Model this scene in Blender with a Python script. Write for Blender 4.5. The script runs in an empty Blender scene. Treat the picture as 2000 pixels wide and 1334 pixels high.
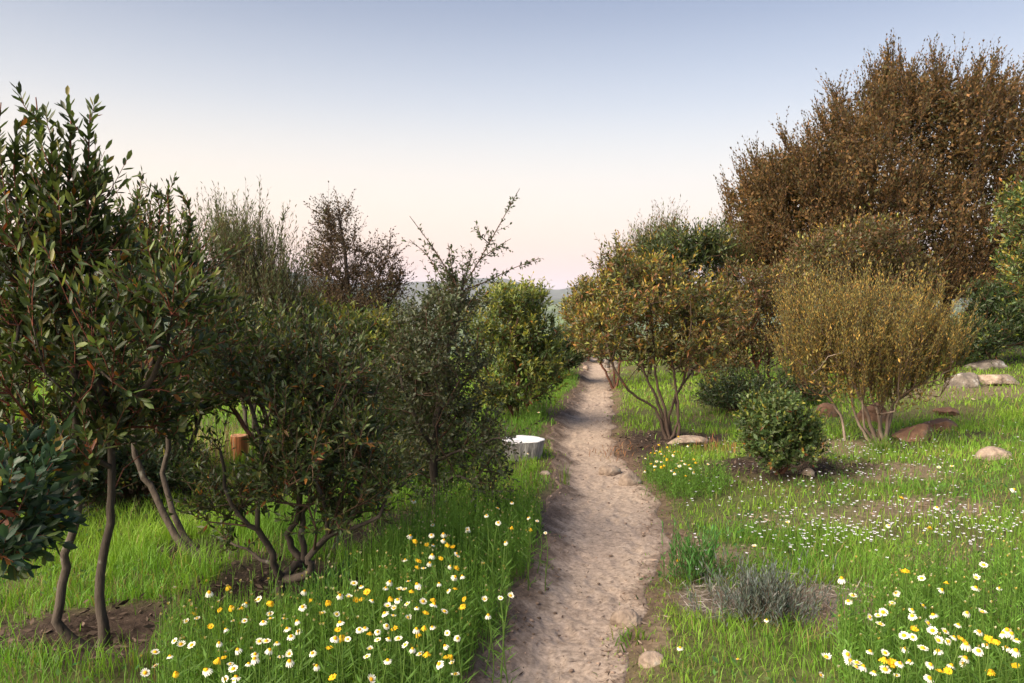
import bpy, math
import numpy as np
from mathutils import Vector

# ------------------------------------------------------------------ camera, sky, sun, exposure
sc = bpy.context.scene
COL = sc.collection
EYE = np.array([0.0, 0.0, 1.6])
FPX = 1500.0                       # focal length in pixels of the 2000 px wide frame
HORIZON = 590.0
PITCH = math.atan((667 - HORIZON) / FPX)

cam_d = bpy.data.cameras.new('camera')
cam_d.sensor_width = 36
cam_d.lens = 36 * FPX / 2000
cam_d.clip_start = 0.05
cam_d.clip_end = 40000
cam = bpy.data.objects.new('camera', cam_d)
cam.location = EYE
cam.rotation_euler = (math.radians(90) - PITCH, 0, 0)
COL.objects.link(cam)
sc.camera = cam

SUN_ELEV = math.radians(33.0)
SUN_AZ = math.radians(-120.0)       # measured from the view direction, negative = left of it
sun_dir = Vector((math.sin(SUN_AZ) * math.cos(SUN_ELEV), math.cos(SUN_AZ) * math.cos(SUN_ELEV), math.sin(SUN_ELEV)))
sun_d = bpy.data.lights.new('sun', 'SUN')
sun_d.energy = 5.0
sun_d.angle = math.radians(62)
sun_d.color = (1.0, 0.85, 0.66)
sun = bpy.data.objects.new('sun', sun_d)
sun.rotation_euler = sun_dir.to_track_quat('Z', 'Y').to_euler()
sun.location = (-20, 0, 12)
COL.objects.link(sun)

world = bpy.data.worlds.new('World')
sc.world = world
world.use_nodes = True
wn, wl = world.node_tree.nodes, world.node_tree.links
wn.clear()
w_out = wn.new('ShaderNodeOutputWorld')
w_bg = wn.new('ShaderNodeBackground')
w_bg.inputs['Strength'].default_value = 0.36
w_sky = wn.new('ShaderNodeTexSky')
w_sky.sky_type = 'NISHITA'
w_sky.sun_disc = False
w_sky.sun_elevation = SUN_ELEV
w_sky.sun_rotation = SUN_AZ
w_sky.air_density = 1.0
w_sky.dust_density = 0.6
w_tc = wn.new('ShaderNodeTexCoord')
w_sep = wn.new('ShaderNodeSeparateXYZ')
w_ramp = wn.new('ShaderNodeValToRGB')
w_add = wn.new('ShaderNodeMix')
w_add.data_type = 'RGBA'
w_add.blend_type = 'ADD'
w_add.inputs[0].default_value = 0.02


def s2l(r, g, b):
    f = lambda c: c / 12.92 if c <= 0.04045 else ((c + 0.055) / 1.055) ** 2.4
    return (f(r / 255), f(g / 255), f(b / 255))


SKY = [(0.0, (208, 198, 218)), (0.014, (220, 196, 212)), (0.038, (244, 205, 203)), (0.075, (252, 221, 205)),
       (0.125, (251, 236, 224)), (0.18, (240, 234, 230)), (0.24, (212, 217, 229)), (0.31, (178, 188, 210)),
       (0.37, (150, 163, 191)), (0.6, (128, 148, 186)), (1.0, (118, 142, 184))]
cr = w_ramp.color_ramp
cr.interpolation = 'B_SPLINE'
while len(cr.elements) < len(SKY):
    cr.elements.new(0.5)
for e, (p, c) in zip(cr.elements, SKY):
    e.position = p
    e.color = (*s2l(*c), 1)
wl.new(w_tc.outputs['Generated'], w_sep.inputs[0])
wl.new(w_sep.outputs['Z'], w_ramp.inputs[0])
w_mr = wn.new('ShaderNodeMapRange')
w_mr.inputs[1].default_value = -1.0
w_mr.inputs[2].default_value = 1.0
w_tint = wn.new('ShaderNodeMix')
w_tint.data_type = 'RGBA'
w_tint.inputs[6].default_value = (1.10, 1.02, 0.88, 1)      # the sunset side of the sky
w_tint.inputs[7].default_value = (0.90, 0.98, 1.06, 1)      # the side away from it
w_mul = wn.new('ShaderNodeMix')
w_mul.data_type = 'RGBA'
w_mul.blend_type = 'MULTIPLY'
w_mul.inputs[0].default_value = 1.0
wl.new(w_sep.outputs['X'], w_mr.inputs[0])
wl.new(w_mr.outputs[0], w_tint.inputs[0])
wl.new(w_ramp.outputs[0], w_mul.inputs[6])
wl.new(w_tint.outputs[2], w_mul.inputs[7])
wl.new(w_mul.outputs[2], w_add.inputs[6])
wl.new(w_sky.outputs[0], w_add.inputs[7])
wl.new(w_add.outputs[2], w_bg.inputs['Color'])
wl.new(w_bg.outputs[0], w_out.inputs['Surface'])

sc.view_settings.view_transform = 'Standard'
sc.view_settings.look = 'None'
sc.view_settings.exposure = 1.5
sc.view_settings.gamma = 1.0
sc.view_settings.use_curve_mapping = False
sc.render.engine = 'CYCLES'
sc.cycles.max_bounces = 6
sc.cycles.diffuse_bounces = 3
sc.cycles.glossy_bounces = 2
sc.cycles.transmission_bounces = 4
sc.cycles.volume_bounces = 0
sc.cycles.use_denoising = True

# ------------------------------------------------------------------ numeric helpers
RNG = np.random.default_rng(11)


def nrm(v):
    return v / np.maximum(np.linalg.norm(v, axis=-1, keepdims=True), 1e-9)


def sstep(a, b, x):
    t = np.clip((x - a) / (b - a), 0, 1)
    return t * t * (3 - 2 * t)


def _hash(ix, iy, s):
    n = (ix * 374761393 + iy * 668265263 + s * 1274126177) & 0xFFFFFFFF
    n = ((n ^ (n >> 13)) * 1274126177) & 0xFFFFFFFF
    return ((n ^ (n >> 16)) & 0xFFFF) / 65535.0


def vnoise(x, y, s=0):
    x = np.asarray(x, float)
    y = np.asarray(y, float)
    ix, iy = np.floor(x).astype(np.int64), np.floor(y).astype(np.int64)
    fx, fy = x - ix, y - iy
    fx, fy = fx * fx * (3 - 2 * fx), fy * fy * (3 - 2 * fy)
    a, b = _hash(ix, iy, s), _hash(ix + 1, iy, s)
    c, d = _hash(ix, iy + 1, s), _hash(ix + 1, iy + 1, s)
    return (a + (b - a) * fx) * (1 - fy) + (c + (d - c) * fx) * fy


def fbm(x, y, o=4, s=0):
    t, amp, tot = 0, 1.0, 0
    for k in range(o):
        t = t + amp * vnoise(x * 2 ** k, y * 2 ** k, s + k * 17)
        tot += amp
        amp *= 0.5
    return t / tot


def ray(px, py):
    cx, cy = (px - 1000) / FPX, (667 - py) / FPX
    c, s = math.cos(PITCH), math.sin(PITCH)
    return np.array([cx, c + cy * s, -s + cy * c])


def at(px, py, d):
    """point seen at pixel (px, py) of the 2000 px frame, d metres ahead"""
    v = ray(px, py)
    return EYE + v * (d / v[1])


# ------------------------------------------------------------------ terrain
PATH_PX = [(1500, 850, 1245), (1334, 925, 1236), (1250, 985, 1222), (1200, 1012, 1240), (1150, 1035, 1268), (1100, 1050, 1292),
           (1050, 1062, 1298), (1000, 1074, 1290), (960, 1084, 1268), (920, 1086, 1228), (880, 1074, 1200), (850, 1076, 1196),
           (800, 1108, 1197), (760, 1128, 1194), (740, 1133, 1190), (722, 1138, 1188)]
_pl = []
for _y, _a, _b in PATH_PX:
    va, vb = ray(_a, _y), ray(_b, _y)
    ta, tb = 1.6 / -va[2], 1.6 / -vb[2]
    _pl.append((va[1] * ta, va[0] * ta, vb[0] * tb))
_pl = np.array(_pl)
_far = [(22, 2.1, 2.75), (27, 3.2, 3.9), (40, 8.0, 8.8)]
_py = np.concatenate([[-30, 0.5], _pl[:, 0], [f[0] for f in _far]])
_pxl = np.concatenate([[-3.5, -0.55], _pl[:, 1], [f[1] for f in _far]])
_pxr = np.concatenate([[-2.7, 0.38], _pl[:, 2], [f[2] for f in _far]])


def path_edges(y):
    wob = 0.03 * np.sin(y * 4.1 + 1) + 0.025 * np.sin(y * 9.3)
    return np.interp(y, _py, _pxl) + wob, np.interp(y, _py, _pxr) + 0.03 * np.sin(y * 5.3) + 0.02 * np.sin(y * 11.7)


BASINS = []          # (x, y, radius, rim height, ring width)


def terrain(x, y, detail=True):
    x = np.asarray(x, float)
    y = np.asarray(y, float)
    xl, xr = path_edges(y)
    u, v = x - xl, x - xr
    z = 0.085 * sstep(0.24, -0.06, u)
    z = z - 0.022 * 25 * np.tanh(np.maximum(0, -u - 1.2) / 25)
    z = z + 0.045 * sstep(-0.02, 0.2, v) + 0.062 * 26 * np.tanh(np.maximum(0, v - 0.3) / 26)
    if detail:
        off = np.minimum(1, np.maximum(0, np.maximum(-u, v)) * 2.5)
        z = z + off * 0.10 * (fbm(x * 0.9 + 40, y * 0.9 + 40, 3, 3) - 0.5) + off * 0.03 * (fbm(x * 5, y * 5, 2, 9) - 0.5)
    for (bx, by, br, bh, bw) in BASINS:
        rho = np.hypot(x - bx, (y - by))
        z = z + bh * np.exp(-((rho - br) / bw) ** 2) - 0.5 * bh * np.exp(-(rho / (br * 0.7)) ** 2)
    # the ground falls away beyond the crest, into the valley
    dy = np.maximum(0, y - 20.5)
    z = z - (0.26 - 0.235 * sstep(4, 13, x)) * (np.sqrt(dy * dy + 64) - 8)
    R = np.hypot(x, y)
    w = sstep(60, 260, R) * np.where(y > -50, 1, 1)
    th = np.arctan2(x, np.maximum(y, 1e-3))
    a = 1000 + 1500 * np.tan(np.clip(th, -1.25, 1.25))
    base = -46 + 8 * (fbm(x / 260 + 9, y / 260 + 9, 3, 21) - 0.5)

    def ridge(R0, w0, pa, pp, rough, s):
        p = np.interp(a, pa, pp) + rough * (fbm(a / 60, R / R0 * 6, 4, s) - 0.5)
        h = p / 1500 * R0 + 46
        return np.maximum(0, h) * np.exp(-((R - R0) / w0) ** 2)
    f = base + ridge(1500, 420, [-800, 300, 560, 620, 720, 820, 1000, 1400, 3000], [100, 80, 60, 52, 28, -14, -46, -46, 60], 9, 31)
    f = f + ridge(2700, 500, [-800, 600, 800, 1000, 1080, 1110, 1300, 3000], [20, -10, -30, -30, 6, 10, 16, 30], 8, 37)
    f = f + ridge(5200, 900, [-800, 500, 720, 860, 950, 990, 1030, 1070, 1095, 1120, 1300, 3000],
                  [40, 34, 35, 40, 48, 47, 34, 25, 23, 28, 34, 30], 9, 43)
    f = np.where(R > 6400, base, f)
    return z * (1 - w) + f * w


def ground(px, py, H=0.0, tmax=70):
    """ground point under pixel (px, py); H: height above ground at which the ray is met"""
    v = ray(px, py)
    v = v / v[1]
    ys = np.concatenate([np.arange(1.2, 12, 0.02), np.arange(12, tmax, 0.08)])
    P = EYE + ys[:, None] * v
    dz = P[:, 2] - terrain(P[:, 0], P[:, 1]) - H
    k = np.argmax(dz <= 0)
    if dz[k] > 0:
        k = len(ys) - 1
    p = P[k].copy()
    p[2] = float(terrain(p[0], p[1]))
    return p


# ------------------------------------------------------------------ object helpers
def link(o, parent=None):
    COL.objects.link(o)
    if parent is not None:
        o.parent = parent
        o.matrix_parent_inverse = parent.matrix_world.inverted() if parent.type != 'EMPTY' else o.matrix_parent_inverse
    return o


def tag(o, label=None, cat=None, group=None, kind=None):
    if label:
        o['label'] = label
    if cat:
        o['category'] = cat
    if group:
        o['group'] = group
    if kind:
        o['kind'] = kind
    return o


def empty(name, loc, label, cat, group=None):
    o = bpy.data.objects.new(name, None)
    o.location = [float(c) for c in loc]
    o.empty_display_size = 0.2
    COL.objects.link(o)
    return tag(o, label, cat, group)


def mesh(name, V, F, mats, col=None, midx=None, smooth=False):
    """F: list of int arrays (m, k) of the same or different k"""
    V = np.asarray(V, np.float32)
    if not isinstance(F, list):
        F = [F]
    F = [np.asarray(f, np.int32) for f in F if len(f)]
    me = bpy.data.meshes.new(name)
    me.vertices.add(len(V))
    me.vertices.foreach_set('co', V.ravel())
    nl = sum(f.size for f in F)
    me.loops.add(nl)
    me.loops.foreach_set('vertex_index', np.concatenate([f.ravel() for f in F]))
    tot = np.concatenate([np.full(len(f), f.shape[1], np.int32) for f in F])
    start = np.concatenate([[0], np.cumsum(tot)[:-1]]).astype(np.int32)
    me.polygons.add(len(tot))
    me.polygons.foreach_set('loop_start', start)
    me.polygons.foreach_set('loop_total', tot)
    if midx is not None:
        me.polygons.foreach_set('material_index', np.asarray(midx, np.int32))
    if smooth:
        me.polygons.foreach_set('use_smooth', np.ones(len(tot), bool))
    if col is not None:
        at_ = me.attributes.new('Col', 'FLOAT_COLOR', 'POINT')
        c4 = np.ones((len(V), 4), np.float32)
        c4[:, :3] = col
        at_.data.foreach_set('color', c4.ravel())
    me.update(calc_edges=True)
    me.validate()
    for m in (mats if isinstance(mats, (list, tuple)) else [mats]):
        me.materials.append(m)
    return me


def put(name, me, parent=None, origin=None):
    """link a mesh whose vertices are in world space, shifted so that its origin is `origin`"""
    if origin is not None:
        n = len(me.vertices)
        a = np.empty(n * 3, np.float32)
        me.vertices.foreach_get('co', a)
        a = a.reshape(-1, 3) - np.asarray(origin, np.float32)
        me.vertices.foreach_set('co', a.ravel())
        me.update()
    o = bpy.data.objects.new(name, me)
    if origin is not None and parent is None:
        o.location = [float(c) for c in origin]
    COL.objects.link(o)
    if parent is not None:
        o.parent = parent
    return o


# ------------------------------------------------------------------ materials
def new_mat(name):
    m = bpy.data.materials.new(name)
    m.use_nodes = True
    m.node_tree.nodes.clear()
    return m, m.node_tree.nodes, m.node_tree.links


def leaf_mat(name, rough=0.45, trans=0.3, spec=0.4, tgain=(1.25, 1.2, 0.7)):
    m, n, l = new_mat(name)
    out = n.new('ShaderNodeOutputMaterial')
    att = n.new('ShaderNodeAttribute')
    att.attribute_name = 'Col'
    b = n.new('ShaderNodeBsdfPrincipled')
    b.inputs['Roughness'].default_value = rough
    b.inputs['Specular IOR Level'].default_value = spec
    t = n.new('ShaderNodeBsdfTranslucent')
    g = n.new('ShaderNodeMix')
    g.data_type = 'RGBA'
    g.blend_type = 'MULTIPLY'
    g.inputs[0].default_value = 1
    g.inputs[7].default_value = (*tgain, 1)
    mx = n.new('ShaderNodeMixShader')
    mx.inputs[0].default_value = trans
    l.new(att.outputs['Color'], b.inputs['Base Color'])
    l.new(att.outputs['Color'], g.inputs[6])
    l.new(g.outputs[2], t.inputs['Color'])
    l.new(b.outputs[0], mx.inputs[1])
    l.new(t.outputs[0], mx.inputs[2])
    l.new(mx.outputs[0], out.inputs[0])
    return m


def noise_mat(name, c1, c2, scale=8, rough=0.85, bump=0.4, c3=None, stretch=(1, 1, 1), bdist=0.02, spot=None, spec=0.3):
    m, n, l = new_mat(name)
    out = n.new('ShaderNodeOutputMaterial')
    b = n.new('ShaderNodeBsdfPrincipled')
    b.inputs['Roughness'].default_value = rough
    b.inputs['Specular IOR Level'].default_value = spec
    tc = n.new('ShaderNodeTexCoord')
    mp = n.new('ShaderNodeMapping')
    mp.inputs['Scale'].default_value = stretch
    nz = n.new('ShaderNodeTexNoise')
    nz.inputs['Scale'].default_value = scale
    nz.inputs['Detail'].default_value = 8
    nz.inputs['Roughness'].default_value = 0.65
    rp = n.new('ShaderNodeValToRGB')
    rp.color_ramp.elements[0].position = 0.32
    rp.color_ramp.elements[1].position = 0.68
    rp.color_ramp.elements[0].color = (*c1, 1)
    rp.color_ramp.elements[1].color = (*c2, 1)
    if c3:
        e = rp.color_ramp.elements.new(0.5)
        e.color = (*c3, 1)
    bp = n.new('ShaderNodeBump')
    bp.inputs['Strength'].default_value = bump
    bp.inputs['Distance'].default_value = bdist
    nz2 = n.new('ShaderNodeTexNoise')
    nz2.inputs['Scale'].default_value = scale * 3.3
    nz2.inputs['Detail'].default_value = 6
    l.new(tc.outputs['Object'], mp.inputs[0])
    l.new(mp.outputs[0], nz.inputs['Vector'])
    l.new(mp.outputs[0], nz2.inputs['Vector'])
    l.new(nz.outputs[0], rp.inputs[0])
    src = rp.outputs[0]
    if spot:
        nz3 = n.new('ShaderNodeTexNoise')
        nz3.inputs['Scale'].default_value = spot[1]
        nz3.inputs['Detail'].default_value = 5
        r3 = n.new('ShaderNodeValToRGB')
        r3.color_ramp.elements[0].position = spot[2]
        r3.color_ramp.elements[1].position = spot[2] + 0.1
        mx = n.new('ShaderNodeMix')
        mx.data_type = 'RGBA'
        mx.inputs[7].default_value = (*spot[0], 1)
        l.new(tc.outputs['Object'], nz3.inputs['Vector'])
        l.new(nz3.outputs[0], r3.inputs[0])
        l.new(r3.outputs[0], mx.inputs[0])
        l.new(src, mx.inputs[6])
        src = mx.outputs[2]
    l.new(src, b.inputs['Base Color'])
    l.new(nz2.outputs[0], bp.inputs['Height'])
    l.new(bp.outputs[0], b.inputs['Normal'])
    l.new(b.outputs[0], out.inputs[0])
    return m


M_LEAF = leaf_mat('leaf_satin', 0.45, 0.33, 0.4)
M_GLOSS = leaf_mat('leaf_glossy', 0.45, 0.34, 0.4)
M_DRYLEAF = leaf_mat('leaf_matt', 0.7, 0.32, 0.2)
M_GRASS = leaf_mat('grass_blade', 0.55, 0.38, 0.25, (1.3, 1.25, 0.6))
M_PETAL = leaf_mat('petal', 0.6, 0.3, 0.2, (1.0, 1.0, 1.0))
M_LITTER = leaf_mat('litter', 0.9, 0.0, 0.1)
M_BARK = noise_mat('bark_grey', (0.035, 0.027, 0.022), (0.11, 0.088, 0.072), 9, 0.9, 0.9, (0.062, 0.048, 0.039), (1, 1, 0.35),
                   0.012, ((0.17, 0.165, 0.145), 9, 0.6))
M_BARK_RED = noise_mat('bark_red', (0.055, 0.022, 0.014), (0.20, 0.085, 0.05), 8, 0.7, 0.5, (0.11, 0.045, 0.028), (1, 1, 0.3), 0.01)
M_BARK_DARK = noise_mat('bark_dark', (0.028, 0.022, 0.018), (0.085, 0.068, 0.055), 8, 0.9, 0.7, None, (1, 1, 0.3), 0.012)
M_BARK_PALE = noise_mat('bark_pale', (0.09, 0.06, 0.045), (0.30, 0.24, 0.19), 10, 0.85, 0.6, (0.17, 0.125, 0.10), (1, 1, 0.3), 0.01)
M_BARK_BROWN = noise_mat('bark_brown', (0.040, 0.028, 0.022), (0.125, 0.085, 0.062), 8, 0.85, 0.6, (0.075, 0.05, 0.038), (1, 1, 0.3), 0.01, ((0.30, 0.11, 0.05), 4, 0.66))
M_TWIG = noise_mat('twig_brown', (0.05, 0.03, 0.02), (0.13, 0.075, 0.05), 12, 0.85, 0.2)
M_TWIG_RED = noise_mat('twig_red', (0.09, 0.025, 0.018), (0.20, 0.065, 0.04), 12, 0.7, 0.2)

# ------------------------------------------------------------------ basins of bare mulch round the plants (pixel of centre, radius m, rim)
def basin(px, py, r, h=0.04, w=None):
    p = ground(px, py)
    return (p[0], p[1], r, h, w or r * 0.45)


BARE = []            # (x, y, rx, ry, strength, kind) grass-free patches; kind 0 mulch, 1 pale soil, 2 straw
_b = [basin(545, 1182, 0.36, 0.05), basin(190, 1262, 0.34, 0.05), basin(410, 1092, 0.34, 0.04), basin(1510, 918, 0.42, 0.07, 0.13),
      basin(1300, 862, 0.36, 0.03)]
BASINS += _b


def bare(px, py, rx, ry, s=1.0, kind=0):
    p = ground(px, py)
    BARE.append((p[0], p[1], rx, ry, s, kind))


bare(545, 1175, 0.46, 0.36, .95); bare(430, 1165, 0.26, 0.22, .8); bare(660, 1160, 0.24, 0.24, .9)
bare(165, 1255, 0.44, 0.30); bare(20, 1235, 0.34, 0.22, .8); bare(250, 1215, 0.22, 0.2, .7)
bare(390, 1088, 0.36, 0.28, .9); bare(480, 1095, 0.24, 0.2, .8); bare(800, 1035, 0.38, 0.45); bare(700, 1055, 0.25, 0.35)
bare(220, 975, 0.75, 0.5); bare(1500, 924, 0.74, 0.6); bare(1640, 915, 0.42, 0.35, 0.8)
bare(1290, 860, 0.75, 0.6); bare(1215, 870, 0.45, 0.8); bare(1240, 910, 0.28, 0.35, 0.8)
bare(1640, 875, 0.55, 0.5, 0.7, 1); bare(1720, 925, 0.55, 0.35, 0.75, 1); bare(1800, 990, 0.5, 0.3, 0.75, 1)
bare(1400, 1085, 0.30, 0.22, 0.8, 1); bare(1330, 1075, 0.22, 0.5, 0.7, 1)
bare(1520, 1185, 0.42, 0.24, 1, 2); bare(1390, 1185, 0.20, 0.22, 0.9, 2); bare(1640, 1215, 0.2, 0.2, 0.9, 1); bare(1990, 1185, 0.3, 0.25, 0.9, 1)
bare(1780, 860, 0.8, 0.5, 0.6, 0); bare(1265, 1240, 0.12, 0.35, 0.7, 1); bare(1880, 770, 1.2, 0.8, 0.6, 1)
bare(1000, 850, 0.4, 0.4, 0.6, 0); bare(700, 900, 1.0, 0.7, 0.7, 0); bare(1600, 1010, 0.8, 0.25, 0.45, 1)
bare(1500, 1010, 0.5, 0.2, 0.35, 1); bare(1430, 900, 0.3, 0.4, 0.5, 1); bare(1850, 1080, 0.5, 0.2, 0.3, 1)


def bareness(x, y):
    n = fbm(x * 3.1, y * 3.1, 3, 51)
    t = np.zeros_like(x)
    k = np.zeros_like(x)
    for (bx, by, rx, ry, s, kind) in BARE:
        q = np.hypot((x - bx) / rx, (y - by) / ry) + (n - 0.5) * 0.9
        w = s * sstep(1.08, 0.72, q)
        k = np.where(w > t, kind, k)
        t = np.maximum(t, w)
    return t, k


# ------------------------------------------------------------------ the ground: one polar sheet out to the horizon
def ground_material():
    m, n, l = new_mat('ground_soil_and_fields')
    out = n.new('ShaderNodeOutputMaterial')
    b = n.new('ShaderNodeBsdfPrincipled')
    b.inputs['Roughness'].default_value = 0.95
    b.inputs['Specular IOR Level'].default_value = 0.15
    att = n.new('ShaderNodeAttribute')
    att.attribute_name = 'Col'
    tc = n.new('ShaderNodeTexCoord')

    def nz(scale, det, rough=0.6):
        t = n.new('ShaderNodeTexNoise')
        t.inputs['Scale'].default_value = scale
        t.inputs['Detail'].default_value = det
        t.inputs['Roughness'].default_value = rough
        l.new(tc.outputs['Object'], t.inputs['Vector'])
        return t
    fine = nz(22, 9, 0.7)
    rp = n.new('ShaderNodeValToRGB')
    rp.color_ramp.elements[0].position = 0.3
    rp.color_ramp.elements[1].position = 0.72
    rp.color_ramp.elements[0].color = (0.50, 0.48, 0.46, 1)
    rp.color_ramp.elements[1].color = (1.45, 1.4, 1.35, 1)
    l.new(fine.outputs[0], rp.inputs[0])
    far = nz(0.012, 8, 0.72)
    rf = n.new('ShaderNodeValToRGB')
    rf.color_ramp.elements[0].position = 0.44
    rf.color_ramp.elements[1].position = 0.56
    rf.color_ramp.elements[0].color = (0.30, 0.36, 0.34, 1)
    rf.color_ramp.elements[1].color = (1.15, 1.15, 1.0, 1)
    l.new(far.outputs[0], rf.inputs[0])
    m1 = n.new('ShaderNodeMix')
    m1.data_type = 'RGBA'
    m1.blend_type = 'MULTIPLY'
    m1.inputs[0].default_value = 1
    mixn = n.new('ShaderNodeMix')
    mixn.data_type = 'RGBA'
    geo = n.new('ShaderNodeNewGeometry')
    ln = n.new('ShaderNodeVectorMath')
    ln.operation = 'LENGTH'
    mr = n.new('ShaderNodeMapRange')
    mr.inputs[1].default_value = 40
    mr.inputs[2].default_value = 160
    l.new(geo.outputs['Position'], ln.inputs[0])
    l.new(ln.outputs['Value'], mr.inputs[0])
    l.new(mr.outputs[0], mixn.inputs[0])
    l.new(rp.outputs[0], mixn.inputs[6])
    l.new(rf.outputs[0], mixn.inputs[7])
    l.new(att.outputs['Color'], m1.inputs[6])
    l.new(mixn.outputs[2], m1.inputs[7])
    l.new(m1.outputs[2], b.inputs['Base Color'])
    bp = n.new('ShaderNodeBump')
    bp.inputs['Strength'].default_value = 0.8
    bp.inputs['Distance'].default_value = 0.03
    l.new(fine.outputs[0], bp.inputs['Height'])
    l.new(bp.outputs[0], b.inputs['Normal'])
    l.new(b.outputs[0], out.inputs[0])
    return m


def build_ground():
    r = [0.6]
    while r[-1] < 9000:
        q = 1.024 if r[-1] < 30 else 1.045
        if 900 < r[-1] < 6400:
            q = 1.035
        r.append(r[-1] * q)
    r = np.array(r)
    th = np.concatenate([np.radians(np.arange(-44, 44.01, 0.5)), np.radians(np.arange(49, 316, 6.0))])
    nr, nt = len(r), len(th)
    X = r[:, None] * np.sin(th)[None]
    Y = r[:, None] * np.cos(th)[None]
    Z = terrain(X, Y)
    xl, xr = path_edges(Y)
    inpath = sstep(-0.02, 0.10, X - xl) * sstep(0.02, -0.10, X - xr)
    near = Y < 45
    Z = Z - 0.05 * inpath * near
    V = np.stack([X, Y, Z], -1).reshape(-1, 3)
    V = np.vstack([V, [[0, 0, float(terrain(0, 0)) - 0.05]]])
    i = np.arange(nr - 1)[:, None]
    j = np.arange(nt)[None]
    jn = (j + 1) % nt
    F = np.stack([i * nt + j + 0 * i, i * nt + jn + 0 * i, (i + 1) * nt + jn + 0 * i, (i + 1) * nt + j + 0 * i], -1).reshape(-1, 4)[:, ::-1]
    c = len(V) - 1
    T3 = np.stack([np.full(nt, c), np.arange(nt), (np.arange(nt) + 1) % nt], -1)[:, ::-1]
    x, y, z = V.T
    R = np.hypot(x, y)
    t, k = bareness(x, y)
    soil = np.array([0.115, 0.085, 0.055])
    turf = np.array([0.075, 0.115, 0.028])
    mulch = np.array([0.046, 0.033, 0.027])
    pale = np.array([0.20, 0.148, 0.115])
    straw = np.array([0.17, 0.14, 0.115])
    g = fbm(x * 1.3, y * 1.3, 3, 61)[:, None]
    C = soil * (1 - g) + turf * g
    kc = np.where((k == 0)[:, None], mulch, np.where((k == 1)[:, None], pale, straw))
    C = C * (1 - t[:, None]) + kc * t[:, None]
    xl, xr = path_edges(y)
    mg = np.maximum(xl - x, x - xr)
    bw = (sstep(0.22, 0.02, mg + 0.35 * (fbm(x * 5, y * 5, 3, 63) - 0.5)) * (y < 45))[:, None]
    C = C * (1 - 0.85 * bw) + np.array([0.15, 0.105, 0.08]) * 0.85 * bw
    # distant pasture and scrub
    fg = fbm(x / 300 + 3, y / 300, 3, 71)[:, None]
    field = np.array([0.075, 0.125, 0.035]) * fg * 1.6 + np.array([0.07, 0.075, 0.045]) * (1 - fg)
    hi = np.clip((z + 30) / 60, 0, 1)[:, None]
    field = field * (1 - 0.8 * hi) + np.array([0.022, 0.028, 0.030]) * 0.65 * hi
    w = sstep(30, 120, R)[:, None]
    C = C * (1 - w) + field * w
    me = mesh('ground', V, [F, T3], ground_material(), C, smooth=True)
    return tag(put('ground', me), 'green grassy ground sloping beside the path with distant hills beyond', 'ground', kind='structure')


build_ground()

# ------------------------------------------------------------------ the trodden dirt path
FOOT = RNG.random((260, 5))


def path_height(x, y, s):
    """s: 0 at the left edge, 1 at the right"""
    xl, xr = path_edges(y)
    z = terrain(x, y, False) + 0.008 * (fbm(x * 4, y * 4, 3, 5) - 0.5) + 0.005 * (fbm(x * 17, y * 17, 3, 8) - 0.5)
    z = z - 0.018 * np.sin(np.clip(s, 0, 1) * math.pi)
    z = z + 0.016 * np.maximum(0, fbm(x * 34, y * 34, 2, 14) - 0.56) * 1.6
    return z


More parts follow.
